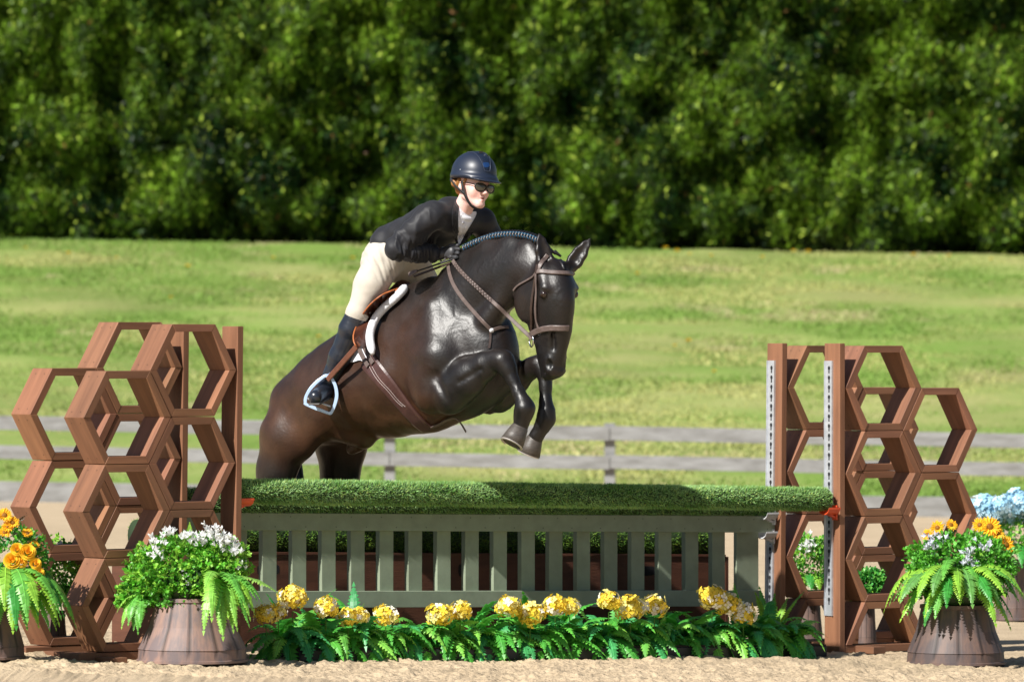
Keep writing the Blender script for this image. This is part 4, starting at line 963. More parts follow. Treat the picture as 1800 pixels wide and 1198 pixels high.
fl_ = [hit(a, c_)[0] for a, c_ in ((978, 452), (984, 458), (989, 466), (992, 474)) if hit(a, c_)[0] is not None]; b.tube([q - np.array([0, .004, 0]) for q in fl_], np.linspace(.013, .005, len(fl_)), 8)
b.build('forelock', M['hair'], horse, smooth=True)

# ---------------------------------------------------------------- tack
M['strap'] = mat('dark_leather', (.045, .026, .020), .42, var=.3, vscale=40, bump=.15, bscale=80, bdist=.002)
M['greystrap'] = mat('grey_brown_leather', (.125, .09, .08), .48, var=.3, vscale=40, bump=.2, bscale=90, bdist=.002)
M['flap'] = mat('saddle_leather', (.085, .026, .014), .38, base2=(.05, .016, .009), vscale=14, bump=.1, bscale=120, bdist=.002)
M['tan'] = mat('tan_leather', (.42, .12, .03), .42, var=.25, vscale=20)
M['chrome'] = mat('chrome', (.75, .76, .78), .15, metal=1)
M['alu'] = mat('blue_aluminium', (.50, .66, .90), .3, metal=.25)
M['thr'] = mat('pale_stitching', (.45, .38, .36), .6)
bri = thing('bridle', toW(HP(966, 480)[None])[0], 'brown leather bridle with plain noseband, bit ring and laced reins on the horse', 'bridle')
def strapo(name, pts, w, t, m, parent, off=.003, n=6):
    p, N = on(pts, n, off)
    if len(p) < 3: return None
    b = MB(); b.ribbon(p, N, w, t); return b.build(name, m, parent, smooth=False)
strapo('browband', [(944, 478), (952, 477), (966, 479), (985, 480), (1002, 481), (1013, 482)], .024, .008, M['greystrap'], bri, .004)
strapo('noseband', [(934, 588), (942, 583), (955, 578), (970, 576), (985, 576), (998, 576)], .032, .008, M['greystrap'], bri, .006)
strapo('cheekpiece', [(946, 466), (944, 480), (941, 500), (937, 525), (935, 555), (937, 592)], .016, .006, M['strap'], bri, .006)
strapo('cheekpiece', [(944, 482), (945, 510), (943, 540), (945, 562), (950, 580)], .013, .005, M['greystrap'], bri, .009)
strapo('crown_strap', [(963, 448), (957, 455), (950, 466), (945, 478)], .024, .005, M['greystrap'], bri, .004)
strapo('throatlatch', [(943, 480), (938, 487), (925, 495), (912, 502), (904, 510)], .012, .005, M['greystrap'], bri, .006)
b = MB(); p1, N1 = hit(939, 597); p1 = p1 if p1 is not None else P(939, 597, HD[1] - .1)
e1 = nz(np.cross(N1 if N1 is not None else [-1, -1, 0], [0, 0, 1])); p1 = p1 + (N1 * .016 if N1 is not None else 0)
b.tube([p1 + (e1 * math.cos(a) + Zu * math.sin(a)) * .034 for a in np.linspace(0, 2 * math.pi, 24)], .0042, 8); b.build('bit_ring', M['chrome'], bri, smooth=True)
def skim(pts, y0, y1):
    o = []
    for i, (a, c_) in enumerate(pts):
        y = y0 + (y1 - y0) * i / (len(pts) - 1); p, N = hit(a, c_)
        if p is not None: y = min(y, p[1] - .02)
        o.append(P(a, c_, y))
    return np.array(o)
HANDN = J(797, 452, .08); HANDF = J(832, 452, -.07)
p2 = p1 + np.array([-.012, -.01, .01])
def freestrap(name, pts, w, m, parent, t=.005, nrm=(-.3, -1, .1), braid=False):
    sp = spline(pts, 8); b = MB(); b.ribbon(sp, np.tile(nz(nrm), (len(sp), 1)), w, t)
    o = b.build(name, m, parent)
    if braid:
        b = MB(); T = np.gradient(sp, axis=0); T /= np.linalg.norm(T, axis=1)[:, None]; sd_ = np.cross(T, nz(nrm)); L = len(sp)
        i0, i1 = int(L * .05), int(L * .5); zz = []
        for k in range(34):
            f = i0 + (i1 - i0) * k / 33; i = int(f); q = sp[i] + (sp[min(i + 1, L - 1)] - sp[i]) * (f - i); zz.append(q + sd_[i] * w * .42 * (1 if k % 2 else -1) + nz(nrm) * (t + .002))
        b.tube(zz, .0028, 5); b.build('lacing', M['greystrap'], o)
    return o
hn, _ = hit(865, 525)
freestrap('rein', skim([(796, 458), (806, 472), (822, 489), (838, 504), (856, 521), (874, 537), (892, 554), (912, 573), (928, 588), (936, 595)], HANDN[1] - .03, p2[1]), .021, M['greystrap'], bri, braid=True)
freestrap('rein', [HANDF, J(880, 470, -.22), J(930, 540, -.22), toW(HP(972, 597, .07, .0)[None])[0]], .018, M['strap'], bri)
mg = thing('martingale', toW(H(800, 560, .2)[None])[0], 'brown leather martingale strap looping down the horse neck to its chest', 'martingale')
strapo('neck_strap', [(789, 466), (791, 480), (798, 500), (812, 522), (832, 546), (850, 565), (864, 580)], .022, .006, M['greystrap'], mg, .004)
strapo('chest_strap', [(864, 580), (872, 577), (882, 575), (892, 575)], .018, .006, M['greystrap'], mg, .004)
strapo('lower_strap', [(862, 582), (862, 598), (860, 612)], .014, .005, M['strap'], mg, .004)
b = MB(); pk, nk = hit(864, 580)
if pk is not None: b.lathe(pk + nk * .006, [(.001, 0), (.014, .002), (.012, .008), (.001, .01)], 12, ax=nk, c=1); b.build('rubber_stop', M['whiteplastic'], mg, smooth=True)

sad = thing('saddle', toW(H(690, 530)[None])[0], 'brown leather jumping saddle with tan knee roll, white fleece pad and girth', 'saddle')
# flap: a shaped leather plate standing on the ribs
def plate(name, outline, m, parent, off, t, inner=3, puff=0.0, tree=None, tilt=None):
    oc = spline([(a, b, 0) for a, b in outline] + [(outline[0][0], outline[0][1], 0)], 3)[:-1, :2]; ctr = oc.mean(0); n = len(oc); rings = []
    for r in np.linspace(1, 0.001, inner + 2):
        ring = []
        for a, b_ in oc:
            x, y = ctr + (np.array([a, b_]) - ctr) * r; p, N = hit(x, y, tree)
            ring.append((p, N))
        rings.append((r, ring))
    vs = []; ok = [q for _, ring in rings for q in ring if q[0] is not None]
    mN = nz(np.mean([q[1] for q in ok], 0)); mp = np.mean([q[0] for q in ok], 0)
    for r, ring in rings:
        for (a, b_), (p, N) in zip(oc, ring):
            x, y = ctr + (np.array([a, b_]) - ctr) * r
            if p is None:
                q = min(ok, key=lambda k: (F * k[0][0] / (k[0][1] + 34) + 900 - x) ** 2 + (HOR - F * (k[0][2] - CAMZ) / (k[0][1] + 34) - y) ** 2); p = P(x, y, q[0][1])
            py_r = (ctr + (np.array([a, b_]) - ctr) * r)[1]; y_ = p[1] - off - puff * (1 - r * r) - (tilt(x, py_r) if tilt else 0); vs.append(P(x, py_r, y_))
    vs = np.array(vs)
    for _ in range(0):       # calm the plate
        g_ = vs.reshape(len(rings), n, 3); d_ = g_ @ mN
        d_ = (np.roll(d_, 1, 1) + np.roll(d_, -1, 1) + 2 * d_) / 4; g_ = g_ + (d_ - g_ @ mN)[..., None] * mN; vs = g_.reshape(-1, 3)
    K = len(rings); N_ = len(vs); fr = [(i * n + j, i * n + (j + 1) % n, (i + 1) * n + (j + 1) % n, (i + 1) * n + j) for i in range(K - 1) for j in range(n)]
    mN = nz(mN * .5 + np.array([0, -1.0, 0])); allv = np.vstack([vs + mN * t, vs]); fs = fr + [tuple(k + N_ for k in f[::-1]) for f in fr] + [(j, j + N_, (j + 1) % n + N_, (j + 1) % n) for j in range(n)]
    o = mk(name, allv, fs, m, parent, smooth=False); md = o.modifiers.new('b', 'BEVEL'); md.width = .003; md.segments = 2; md.limit_method = 'ANGLE'; return o, vs[:n] + mN * t, mN
fo, rim, fN = plate('flap', [(704, 506), (690, 511), (672, 519), (654, 533), (640, 550), (629, 570), (622, 590), (625, 606), (636, 613), (650, 603), (656, 580), (668, 556), (688, 534), (704, 516)], M['flap'], sad, .040, .008, puff=.008, tilt=lambda x, y: .0075 * max(0, np.interp(y, [501, 526, 556, 595, 622], [712, 690, 661, 650, 652]) - x))
b = MB(); k = len(rim); b.tube(np.vstack([rim[int(k * .02):int(k * .55)]]), .0045, 6); b.build('flap_edge', M['tan'], fo, smooth=True)
def surf_tube(name, pts, r, m, parent, off, taper=True, n=10):
    p = np.array([P(a, c_, hit(a, c_)[0][1] - off) for a, c_, _ in spline([(a, c_, 0) for a, c_ in pts], 6) if hit(a, c_)[0] is not None])
    for _ in range(2): p[1:-1] = p[1:-1] * .5 + (p[:-2] + p[2:]) * .25
    rr = np.full(len(p), r)
    if taper: x = np.linspace(0, 1, len(p)); rr = r * np.clip(np.minimum(x, 1 - x) * 10 + .45, 0, 1)
    b = MB(); b.tube(p, rr, n); return b.build(name, m, parent, smooth=True)
M['fleece'] = mat('white_fleece', (.72, .72, .76), .95, bump=.5, bscale=120, bdist=.006, sheen=.4)
surf_tube('fleece_edge', [(714, 501), (706, 512), (692, 526), (676, 540), (662, 556), (653, 575), (650, 595), (655, 622)], .024, M['fleece'], sad, .085)
surf_tube('knee_roll', [(703, 512), (694, 518), (686, 525), (681, 533)], .022, M['tan'], sad, .075)
surf_tube('pommel', [(708, 497), (702, 506), (695, 517), (688, 527)], .012, M['greystrap'], sad, .10)
sf = Field(toL(J(700, 540))[0:3] - [.5, .3, .25], toL(J(700, 540))[0:3] + [.35, .3, .25], .01)
sf.chain([(H(660, 560), .035, .12), (H(672, 552), .035, .11), (H(690, 528), .04, .10), (H(708, 506), .045, .06)], .03, YL); v_, f_ = sf.mesh()
mk('seat', toW(relax(v_, f_, 2)), f_[:, ::-1].copy(), M['flap'], sad, smooth=True)
M['cloth'] = mat('white_cloth', (.68, .68, .72), .85, bump=.2, bscale=60)
plate('saddle_pad', [(612, 637), (622, 622), (636, 606), (648, 598), (656, 612), (650, 640), (634, 633), (622, 636)], M['cloth'], sad, .012, .006)
gir, gN = on([(646, 632), (662, 652), (682, 676), (706, 706), (726, 730), (742, 746), (752, 753)], 6, .003)
b = MB(); b.ribbon(gir, gN, np.interp(np.linspace(0, 1, len(gir)), [0, .3, 1], [.105, .10, .085]), .012); go = b.build('girth', M['strap'], sad)
M['girth'] = mat('girth_leather', (.075, .034, .030), .36, var=.3, vscale=25, bump=.12, bscale=100, bdist=.002); go.data.materials[0] = M['girth']
for o_ in (.012, -.004):
    p, N = on([(654 + o_ * 300, 645), (672 + o_ * 300, 672), (692 + o_ * 300, 694), (712 + o_ * 300, 712)], 6, .016); x = np.linspace(0, 1, len(p)); sd_ = np.cross(np.gradient(p, axis=0), N); sd_ /= np.linalg.norm(sd_, axis=1)[:, None]
    b = MB(); b.tube(p + sd_ * (.004 * np.sin(x * 9))[:, None], .0012, 4); b.build('stitching', M['thr'], go)
for pts in ([(632, 606), (638, 620), (645, 634), (652, 645)], [(642, 604), (648, 618), (654, 630), (660, 640)]): strapo('billet', pts, .026, .006, M['greystrap'], sad, .020)
p, N = on([(745, 752), (760, 748), (772, 743), (784, 736)], 6, .010)
tail_ = [p[-1], p[-1] + (J(800, 732, .12) - J(784, 736, .12)) * 1.0, p[-1] + (J(810, 740, .12) - J(784, 736, .12)), p[-1] + (J(820, 756, .12) - J(784, 736, .12))]
b = MB(); b.ribbon(np.vstack([p, spline(tail_, 5)[1:]]), np.vstack([N, np.tile(N[-1], (15, 1))]), .017, .004); b.build('girth_strap', M['greystrap'], sad)
# ---------------------------------------------------------------- rider
G2 = nz([.62, -.78, -.04]); E2_ = nz([.78, .62, 0]); a7 = R(7)
Z2_ = nz(np.cross(E2_, G2)); Z2_ = Z2_ if Z2_[2] > 0 else -Z2_
Z2 = Z2_ * math.cos(a7) + E2_ * math.sin(a7); E2 = E2_ * math.cos(a7) - Z2_ * math.sin(a7)
HC = J(833, 322, 0)
def hp(e, g, z): return HC + E2 * e + G2 * g + Z2 * z
rider = thing('person', J(700, 440, 0), 'person riding in black jacket, navy helmet, sunglasses, cream breeches and tall black boots, leaning over the horse neck', 'person')
rider['label'] = 'person in black jacket, navy helmet, sunglasses and tall boots riding the jumping horse'
def fld(pts, pad, hh):
    p = np.array(pts); return Field(p.min(0) - pad, p.max(0) + pad, hh)
hip, waist, chest, upper = J(684, 436, 0), J(716, 420, 0), J(762, 398, 0), J(796, 382, 0)
shN, shF = J(764, 376, .165), J(848, 390, -.17)
elN, wrN = J(694, 438, .33), J(764, 446, .11)
elF, wrF = J(872, 432, -.26), J(840, 452, -.10)
hN, hF = J(676, 457, .11), J(720, 458, -.11)
kN, kF = J(628, 550, .27), J(768, 552, -.30)
cN, cF = J(609, 602, .29), J(745, 606, -.31)
aN, aF = J(574, 678, .30), J(715, 682, -.30)
tN = aN + np.array([-.055, -.165, -.055]); tF = aF + np.array([.14, -.12, -.055])
bf = fld([HC + [0, 0, .16], aN, aF, tN, tF, elN, elF, kN, kF], .12, .0052)
def torso(f, g, k=.04):
    f.chain([(hip, .118 + g, .150 + g), (waist, .095 + g, .135 + g), (chest, .112 + g, .158 + g), (upper, .092 + g, .165 + g)], k, LT)
torso(bf, -.024); bf.cap(shN, shF, .055, .055, .03)
for sh, el, wr in ((shN, elN, wrN), (shF, elF, wrF)): bf.chain([(sh, .05), (el, .036), (wr, .024)], .02); bf.cap(wr, wr + nz(wr - el) * .07, .024, .024, .01)
for a, b_, c_, d_, e_ in ((hN, kN, cN, aN, tN), (hF, kF, cF, aF, tF)): bf.chain([(a, .088), (b_, .052), (c_, .05), (d_, .036)], .02); bf.cap(d_, e_, .034, .028, .02)
bf.cap(hp(0, -.03, -.07), J(808, 380, 0), .050, .056, .03)
hx = (E2, G2, Z2)
bf.ell(hp(0, -.005, .02), hx, (.076, .096, .115), .01); bf.ell(hp(0, .035, -.05), hx, (.050, .060, .085), .03)
bf.ell(hp(0, .076, -.116), hx, (.022, .018, .018), .02)
for s_ in (-1, 1):
    bf.ell(hp(.040 * s_, .054, -.048), hx, (.022, .024, .032), .02); bf.cap(hp(.050 * s_, -.005, -.075), hp(.012 * s_, .075, -.115), .017, .014, .02)
    bf.ell(hp(.079 * s_, -.012, -.028), hx, (.008, .018, .031), .008)           # ear
    bf.ell(hp(.012 * s_, .106, -.056), hx, (.0085, .009, .008), .006)
    bf.ell(hp(.031 * s_, .097, -.02), hx, (.017, .010, .011), .012, 'sub')
    bf.ell(hp(.031 * s_, .078, -.02), hx, (.014, .013, .012), .004)
bf.cap(hp(0, .088, -.015), hp(0, .115, -.050), .0075, .0095, .012); bf.cap(hp(-.03, .088, -.002), hp(.03, .088, -.002), .009, .009, .012)
bf.ell(hp(0, .097, -.0745), hx, (.0145, .0095, .0065), .006); bf.ell(hp(0, .093, -.092), hx, (.0135, .009, .007), .006); bf.ell(hp(0, .104, -.0825), hx, (.013, .012, .0038), .002, 'sub')
bv, bfc = bf.mesh(); bv = relax(bv, bfc, 1, .4); bv, bfc = largest(bv, bfc)
rel = bv - HC; le, lg, lz = rel @ E2, rel @ G2, rel @ Z2
sk = np.tile(np.array([.76, .48, .42]), (len(bv), 1))
ck = np.exp(-(((np.abs(le) - .045) / .022) ** 2 + ((lz + .055) / .022) ** 2)); sk = sk * (1 - .35 * ck[:, None]) + np.array([.66, .26, .20]) * .35 * ck[:, None]
lip = np.clip(1.6 - ((le / .0155) ** 2 + ((lz + .083) / .0135) ** 2) * 1.5, 0, 1) * (lg > .085); sk = sk * (1 - lip[:, None]) + np.array([.50, .20, .17]) * lip[:, None]
mo = np.clip(1.5 - ((le / .0135) ** 2 + ((lz + .0825) / .0045) ** 2) * 1.2, 0, 1) * (lg > .08); sk = sk * (1 - .92 * mo[:, None])  # shade of the open mouth is darkened into the skin colour
M['skin'] = mat('skin', (1, 1, 1), .5, attr=True, sss=.25, bump=.08, bscale=200, bdist=.001)
mk('body', bv, bfc, M['skin'], rider, smooth=True, col=sk)
# breeches
M['breeches'] = mat('cream_breeches', (.52, .47, .40), .85, var=.10, vscale=14, bump=.15, bscale=120, bdist=.002)
f = fld([hip, hN, hF, kN, kF], .16, .006)
f.chain([(J(683, 455, 0), .112, .158), (J(690, 446, 0), .115, .16), (waist, .102, .14)], .04, LT)
f.cap(J(682, 464, 0) + LT * .08, J(682, 464, 0) - LT * .08, .095, .095, .04)
for a, m_, b_ in ((hN, J(652, 500, .20), kN), (hF, J(742, 500, -.21), kF)):
    f.chain([(a, .112), (m_, .090), (b_, .060)], .03); f.cap(b_, b_ * .6 + (cN if b_ is kN else cF) * .4, .062, .056, .02)
v, fc = f.mesh(); v = relax(v, fc, 2); n_ = vnormals(v, fc)
ax_ = nz(kN - hN); al = (v - hN) @ ax_; ac = (v - hN) @ nz(np.cross(ax_, [0, 1, 0]))
wr_ = fbm((al - ac * .9) / .025, (al + ac) / .16, v[:, 1] / .1, 2, 91) * np.exp(-((al - .04) / .10) ** 2) * .0085 + .002 * fbm(v[:, 0] / .08, v[:, 1] / .08, v[:, 2] / .04, 2, 93)
v = v + n_ * wr_[:, None]; mk('breeches', v, fc, M['breeches'], rider, smooth=True)
# boots
M['boot'] = mat('black_boot_leather', (.016, .019, .028), .28, spec=.6, bump=.35, bscale=28, bdist=.006)
M['sole'] = mat('sole', (.05, .045, .04), .6)
def boot(k_, c_, a_, t_):
    f = fld([k_, c_, a_, t_], .11, .005); up = nz(k_ - c_)
    f.chain([(k_ + up * .005, .063), (k_ * .45 + c_ * .55, .066), (c_ * .7 + a_ * .3, .061), (c_ * .3 + a_ * .7, .047), (a_, .043)], .02)
    he = a_ - nz(t_ - a_) * .035 - np.array([0, 0, .035]); f.cap(a_, he, .042, .036, .02); f.cap(he, t_ - [0, 0, .012], .030, .030, .02); f.cap(a_ + [0, 0, -.01], t_, .040, .032, .03)
    f.cap(k_ + up * .07, k_ + up * .16, .085, .085, .004, mode='sub')
    v, fc = f.mesh(); v = relax(v, fc, 1); n_ = vnormals(v, fc); al = (v - a_) @ nz(k_ - a_)
    v = v + n_ * (.0045 * fbm(v[:, 0] / .09, v[:, 1] / .09, al / .028, 2, 95) * np.exp(-((al - .06) / .07) ** 2) + .003 * fbm(v[:, 0] / .1, v[:, 1] / .1, al / .035, 2, 96))[:, None]
    o = mk('boot', v, fc, M['boot'], rider, smooth=True)
    b = MB(); d = nz(t_ - he); s_ = nz(np.cross(d, [0, 0, 1])); b.box(he - d * .02 + [0, 0, -.030], t_ + d * .028 + [0, 0, -.040], s_ * .034, np.array([0, 0, .006])); b.build('sole', M['sole'], o, bevel=.01)
boot(kN, cN, aN, tN); boot(kF, cF, aF, tF)
# jacket
M['jacket'] = mat('black_jacket', (.010, .010, .0135), .6, bump=.12, bscale=140, bdist=.001, sheen=.08, spec=.4)
f = fld([hip, shN, shF, elN, elF, wrN, wrF, upper, J(650, 440, .1)], .18, .0058)
f.chain([(J(694, 436, 0), .108, .170), (J(698, 430, 0), .112, .165), (waist, .110, .152), (chest, .125, .172), (upper, .100, .170)], .04, LT)
f.cap(shN, shF, .072, .072, .04)
f.cap(J(800, 362, 0) - G2 * .02 + LT * .05, J(800, 362, 0) - G2 * .02 - LT * .05, .045, .045, .04)
for sh, el, wr in ((shN, elN, wrN), (shF, elF, wrF)): 
    m_ = sh * .5 + el * .5; f.chain([(sh, .076), (m_, .064), (el, .056), (el * .5 + wr * .5, .050), (wr, .041)], .016)
    f.cap(wr + nz(wr - el) * .055, wr + nz(wr - el) * .12, .06, .06, .003, mode='sub')
f.cap(J(672, 492, .02), J(640, 530, .02), .14, .2, .01, mode='sub')     # hem
f.cap(J(720, 468, 0), J(760, 470, 0), .055, .06, .02, mode='sub')
f.cap(hp(0, -.02, -.08), hp(0, .02, .02), .060, .075, .006, mode='sub')
v, fc = f.mesh(); v = relax(v, fc, 1); v, fc = largest(v, fc); n_ = vnormals(v, fc)
def fold(v, A, B, per, amp, sd):
    ax = nz(B - A); L = np.linalg.norm(B - A); al = (v - A) @ ax; r = np.linalg.norm(v - A - al[:, None] * ax, axis=1); w = np.exp(-(np.maximum(r - .08, 0) / .03) ** 2) * np.clip(np.minimum(al + .02, L - al + .03) / .04, 0, 1)
    nn_ = fbm(al / per + (v @ np.array([.3, .5, .8])) / .05, (v @ np.array([.7, -.3, .2])) / .12, v[:, 2] / .12, 2, sd); return (1 - np.abs(nn_) * 2.4).clip(-.3, 1) * amp * w
dsp = fold(v, elN, wrN, .026, .011, 101) + fold(v, shN, elN, .045, .011, 103) + .007 * fbm(v[:, 0] / .13, v[:, 1] / .13, v[:, 2] / .05, 2, 105)
sp_ = np.exp(-((((v - waist) @ nz(chest - waist)) + .02) / .03) ** 2) * .006; dsp = dsp - sp_
v = v + n_ * dsp[:, None]; jk = mk('jacket', v, fc, M['jacket'], rider, smooth=True); jt = BVHTree.FromPolygons(v.tolist(), fc.tolist())
M['shirt'] = mat('white_shirt', (.78, .78, .84), .8, bump=.25, bscale=30, bdist=.006)
plate('shirt', [(806, 362), (822, 372), (837, 372), (834, 384), (826, 398), (816, 414), (806, 430), (804, 400)], M['shirt'], rider, .004, .004, tree=jt, puff=.004)
plate('lapel', [(800, 350), (806, 362), (805, 385), (806, 432), (799, 420), (795, 395), (795, 370)], M['jacket'], jk, .008, .006, tree=jt)
plate('lapel', [(839, 374), (845, 382), (838, 400), (822, 420), (807, 433), (815, 415), (827, 396), (834, 384)], M['jacket'], jk, .008, .006, tree=jt)
b = MB(); nb_ = J(812, 374, 0); na = nz(hp(0, -.03, -.07) - J(808, 380, 0)); ne = nz(np.cross(na, [0, 1, 0])); ng = np.cross(na, ne); c0 = J(810, 377, 0) + na * .018
b.tube([c0 + (ne * math.cos(a) + ng * math.sin(a)) * .060 + na * (.012 * math.cos(a)) for a in np.linspace(0, 6.283, 26)], .017, 8, cap=False); b.build('stock_collar', M['shirt'], rider, smooth=True)
pb, nb = hit(812, 391, jt)
if pb is not None: b = MB(); b.lathe(pb + nb * .010, [(.001, 0), (.006, .001), (.006, .004), (.001, .006)], 10, ax=nb); b.build('stock_pin', M['chrome'], rider, smooth=True)
# gloves: palm, four curled fingers and thumb
M['glove'] = mat('black_glove', (.04, .04, .044), .45, bump=.3, bscale=90, bdist=.002)
def glove(W_, K_, inward, side):
    f = fld([W_, K_], .10, .0034); d = nz(K_ - W_); inw = nz(inward - d * (inward @ d)); c = nz(np.cross(inw, d)); c = c if c[2] < 0 else -c
    f.cap(W_ - d * .03, W_ + d * .01, .030, .030, .01); f.cap(W_, K_ - d * .012, .026, .032, .012, inw, .019, .018)
    for i, (l1, l2, l3) in enumerate(((.038, .026, .02), (.042, .029, .021), (.039, .027, .02), (.031, .021, .018))):
        k_ = K_ + c * (i - 1.5) * .0205 - d * (.004 * abs(i - 1)); p1 = k_ + nz(d * .75 + inw * .55 + c * .05 * i) * l1; p2 = p1 + nz(inw * .8 - d * .55) * l2; p3 = p2 + nz(-d * .95 + inw * .0) * l3
        f.chain([(k_ - d * .01, .0112), (k_, .0112), (p1, .0098), (p2, .0092), (p3, .0085)], .0035)
    tb = W_ + d * .022 - c * .020 + inw * .004; t1 = tb + nz(d * .9 - c * .25 + inw * .3) * .034; t2 = t1 + nz(d * .8 + inw * .7 + c * .25) * .028
    f.chain([(tb, .0145), (t1, .0118), (t2, .0098)], .006)
    v, fc = f.mesh(); v = relax(v, fc, 1, .3); return mk('glove', v, fc, M['glove'], rider, smooth=True)
KN = J(794, 441, .075)
glove(wrN + nz(wrN - elN) * .03, KN, -LT * .9 + np.array([0, .2, -.2]), 1)
glove(wrF + nz(wrF - elF) * .03, J(822, 452, -.03), LT * .6 + np.array([0, 0, -.4]), -1)
b = MB(); d = nz(wrN - elN); e1 = nz(np.cross(d, [0, 1, .1])); e2 = np.cross(d, e1); c0 = wrN + d * .050
b.tube([c0 + (e1 * math.cos(a) + e2 * math.sin(a)) * .039 for a in np.linspace(0, 6.283, 18)], .006, 6, cap=False); b.build('shirt_cuff', M['shirt'], rider, smooth=True)
# helmet
M['helmet'] = mat('navy_helmet', (.012, .018, .036), .42, spec=.55, bump=.04, bscale=300, bdist=.0005)
M['trimgrey'] = mat('dark_silver', (.16, .18, .24), .3, metal=.8)
M['gloss'] = mat('gloss_panel', (.012, .018, .035), .16, spec=.6); M['trimblue'] = mat('blue_trim', (.03, .09, .26), .25, metal=.6)
hel = thing('riding_helmet', hp(0, 0, .02), 'x', 'x'); 
for k_ in ('label', 'category'): del hel[k_]
bpy.data.objects.remove(hel)
f = fld([hp(0, 0, .06)], .23, .0036)
f.ell(hp(0, -.010, .055), hx, (.113, .140, .120), .004); 
f.ell(hp(0, -.002, .030), hx, (.121, .148, .030), .016)            # rolled rim
f.ell(hp(0, -.012, -.035), hx, (.17, .19, .062), .010, 'sub')
f.ell(hp(0, .085, .020), (E2, nz(G2 - Z2 * .12), nz(Z2 + G2 * .12)), (.098, .095, .0095), .012)      # peak
f.ell(hp(0, -.10, .005), hx, (.085, .035, .03), .012)
f.ell(hp(0, .02, -.060), hx, (.086, .12, .072), .006, 'sub')
v, fc = f.mesh(); v = relax(v, fc, 1, .4); ho_ = mk('helmet', v, fc, M['helmet'], rider, smooth=True); ht = BVHTree.FromPolygons(v.tolist(), fc.tolist())
def on_t(pts, tree, off, n=5):
    o = []; N = []
    for a, c_, _ in spline([(a, c_, 0) for a, c_ in pts], n):
        p, m = hit(a, c_, tree)
        if p is not None: o.append(p + m * off); N.append(m)
    return np.array(o), np.array(N)
plate('vent_panel', [(834, 266), (842, 272), (849, 283), (853, 297), (858, 298), (860, 290), (860, 278), (855, 270), (846, 266)], M['gloss'], ho_, .001, .002, tree=ht)
for pts in ([(822, 268), (832, 269), (840, 275), (846, 284), (850, 294), (852, 300), (860, 300), (861, 290), (860, 278), (856, 271)],):
    p, N = on_t(pts, ht, .003); 
    if len(p) > 3: b = MB(); b.ribbon(p, N, .0028, .002); b.build('trim', M['trimgrey'], ho_)
plate('badge', [(849, 286), (859, 286), (860, 293), (851, 294)], M['trimblue'], ho_, .003, .002, tree=ht, inner=1)
p, N = hit(809, 298, ht)
if p is not None: b = MB(); b.lathe(p, [(.003, 0), (.003, .001), (.0001, .0015)], 8, ax=N); b.build('rivet', M['steel'], ho_)
M['web'] = mat('black_webbing', (.012, .012, .013), .6)
def sidept(e, g, z): return hp(e, g, z)
b = MB()
jaw = spline([hp(-.088, .005, .0), hp(-.082, .018, -.045), hp(-.066, .035, -.090), hp(-.035, .050, -.128), hp(0, .052, -.137), hp(.028, .046, -.132), hp(.052, .022, -.10), hp(.070, -.01, -.02)], 5)
nj = jaw - hp(0, .02, -.03); nj /= np.linalg.norm(nj, axis=1)[:, None]; b.ribbon(jaw, nj, .017, .004); b.build('chin_strap', M['web'], ho_)
b = MB(); j2 = spline([hp(-.098, -.075, .005), hp(-.094, -.05, -.02), hp(-.086, -.005, -.048), hp(-.078, .026, -.066)], 5); nj = j2 - hp(0, .0, -.02); nj /= np.linalg.norm(nj, axis=1)[:, None]; b.ribbon(j2, nj, .014, .004); b.build('rear_strap', M['web'], ho_)
# hair at the temple and nape
M['ginger'] = mat('ginger_hair', (.30, .13, .035), .5, bump=.6, bscale=60, stretch=(1, 1, .2), bdist=.004)
f = fld([hp(0, 0, 0)], .14, .004)
for s_ in (-1, 1):
    f.cap(hp(.076 * s_, .020, .012), hp(.079 * s_, .004, -.030), .010, .005, .01); f.cap(hp(.072 * s_, -.035, .005), hp(.068 * s_, -.055, -.03), .016, .012, .01)
f.cap(hp(-.06, -.085, -.01), hp(.06, -.085, -.01), .025, .025, .01); f.ell(hp(0, -.095, -.035), hx, (.045, .03, .04), .02)
v, fc = f.mesh(); mk('hair', relax(v, fc, 1), fc, M['ginger'], rider, smooth=True)
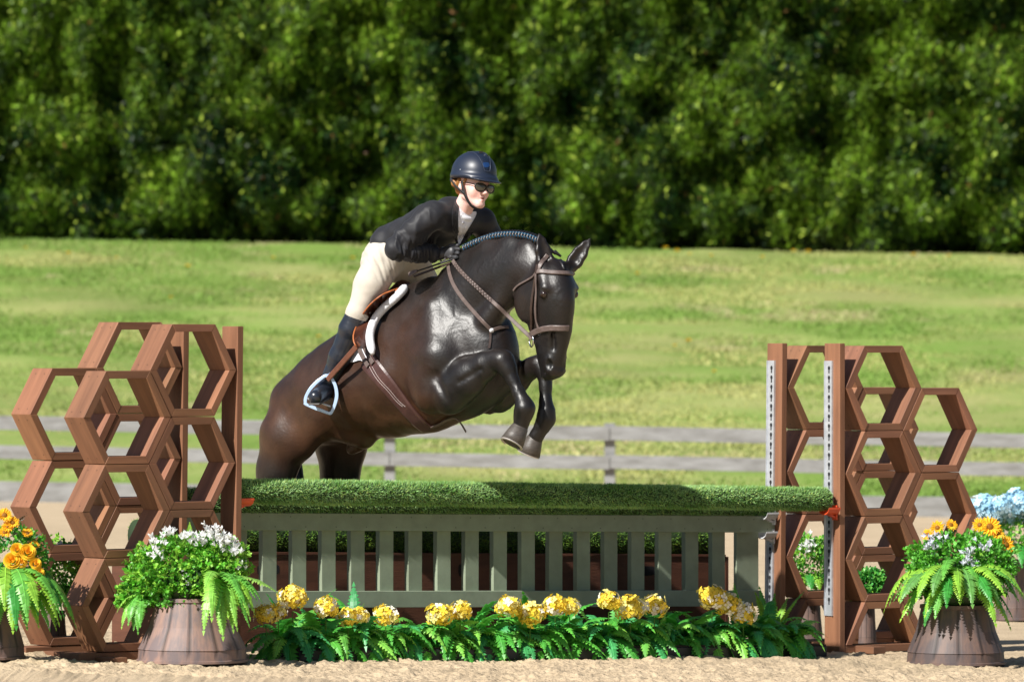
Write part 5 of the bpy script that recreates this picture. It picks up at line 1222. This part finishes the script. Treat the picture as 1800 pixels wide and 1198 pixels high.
# sunglasses
M['lens'] = mat('dark_lens', (.05, .042, .03), .10, spec=.9); M['frame'] = mat('black_frame', (.012, .012, .012), .25)
gl = bpy.data.objects.new('sunglasses', None); S.collection.objects.link(gl); gl.parent = rider; ORG[gl.name] = ORG[rider.name]
for s_ in (-1, 1):
    c = hp(.035 * s_, .1075, -.024); n3 = nz(G2 + E2 * .28 * s_); e3 = nz(np.cross(Z2, n3)); e3 = e3 if e3 @ E2 > 0 else -e3
    ring = [(math.cos(a) * .0335 * (1 + .10 * math.sin(a)), math.sin(a) * .0255 * (1 if math.sin(a) < 0 else .86)) for a in np.linspace(0, 2 * math.pi, 25)[:-1]]
    b = MB(); vs = [c + e3 * x * r_ + Z2 * y * r_ + n3 * (.004 * (1 - r_ * r_)) for r_ in (1, .66, .33) for x, y in ring] + [c + n3 * .004]
    fs = [(i * 24 + j, i * 24 + (j + 1) % 24, (i + 1) * 24 + (j + 1) % 24, (i + 1) * 24 + j) for i in range(2) for j in range(24)] + [(48 + j, 48 + (j + 1) % 24, 72) for j in range(24)]
    b.add(vs, fs); lo = b.build('lens', M['lens'], gl, smooth=True); lo.modifiers.new('s', 'SOLIDIFY').thickness = .0015
    b = MB(); b.tube([c + e3 * x * 1.02 + Z2 * y * 1.02 for x, y in ring + ring[:1]], .0022, 6); b.tube([c + e3 * .027 * s_ + Z2 * .008, hp(.066 * s_, .085, -.012), hp(.083 * s_, .03, -.006), hp(.084 * s_, -.02, -.012)], .0026, 6); b.build('frame', M['frame'], gl, smooth=True)
b = MB(); b.tube([hp(-.009, .116, -.020), hp(0, .119, -.016), hp(.009, .116, -.020)], .002, 6); b.build('nose_bridge', M['frame'], gl, smooth=True)

# ---------------------------------------------------------------- stirrup, leather, crop
st = thing('stirrup', J(566, 718, .33), 'pale blue aluminium stirrup iron holding the near boot', 'stirrup')
Ys = (aN[1] + tN[1]) / 2 - .0
out = [(566, 664), (573, 660), (581, 663), (589, 676), (592, 692), (590, 706), (584, 722), (580, 726), (573, 724), (540, 711), (537, 706), (538, 697), (545, 684), (556, 672)]
pp = spline([tuple(P(a, b_, Ys)) for a, b_ in out] + [tuple(P(*out[0], Ys))], 4)
b = MB(); vs = []; ctr = pp.mean(0); n = len(pp) - 1
for q in pp[:-1]:
    r_ = nz(q - ctr); wv = .010
    for (u_, y_) in ((-1, -.016), (1, -.016), (1, .016), (-1, .016)): vs.append(q + r_ * u_ * wv * .95 + np.array([0, y_, 0]))
b.add(vs, [(i * 4 + j, i * 4 + (j + 1) % 4, ((i + 1) % n) * 4 + (j + 1) % 4, ((i + 1) % n) * 4 + j) for i in range(n) for j in range(4)]); b.build('iron', M['alu'], st, bevel=.002)
b = MB(); b.box(P(541, 700, Ys), P(581, 714, Ys), np.array([0, .035, 0]), np.array([0, 0, .005])); b.build('tread', M['steel'], st, bevel=.002)
b = MB(); l0 = J(632, 603, .36); l1 = P(576, 667, Ys - .01); q = nz(np.cross(l1 - l0, [0, 1, 0])); ps = np.linspace(0, 1, 8)[:, None] * (l1 - l0) + l0
b.ribbon(ps, np.tile(nz([-.3, -1, .1]), (8, 1)), .030, .006); b.build('stirrup_leather', mat('stirrup_leather', (.16, .06, .035), .42, var=.3, vscale=30), sad)
cr = thing('riding_crop', J(760, 468, .05), 'short black riding crop with brown flap held under the rider hand', 'riding crop')
b = MB(); c1 = J(806, 452, .07); c2 = J(734, 476, .14); b.tube([c1, c1 * .5 + c2 * .5, c2], [.007, .0055, .004], 8); b.build('shaft', M['web'], cr, smooth=True)
b = MB(); c3 = J(719, 483, .15); b.ribbon([c2 * 1.0, c2 * .5 + c3 * .5, c3], np.tile(nz([-.3, -.8, .5]), (3, 1)), [.018, .030, .030], .006); b.build('flap', M['greystrap'], cr)
b = MB(); c2 = J(760, 474, .10); c3 = J(728, 486, .12); b.ribbon(np.array([J(792, 462, .08), c2, c3]), np.tile(nz([-.3, -.8, .5]), (3, 1)), .014, .005); 
bg_ = b.build('rein_end', M['strap'], bri)
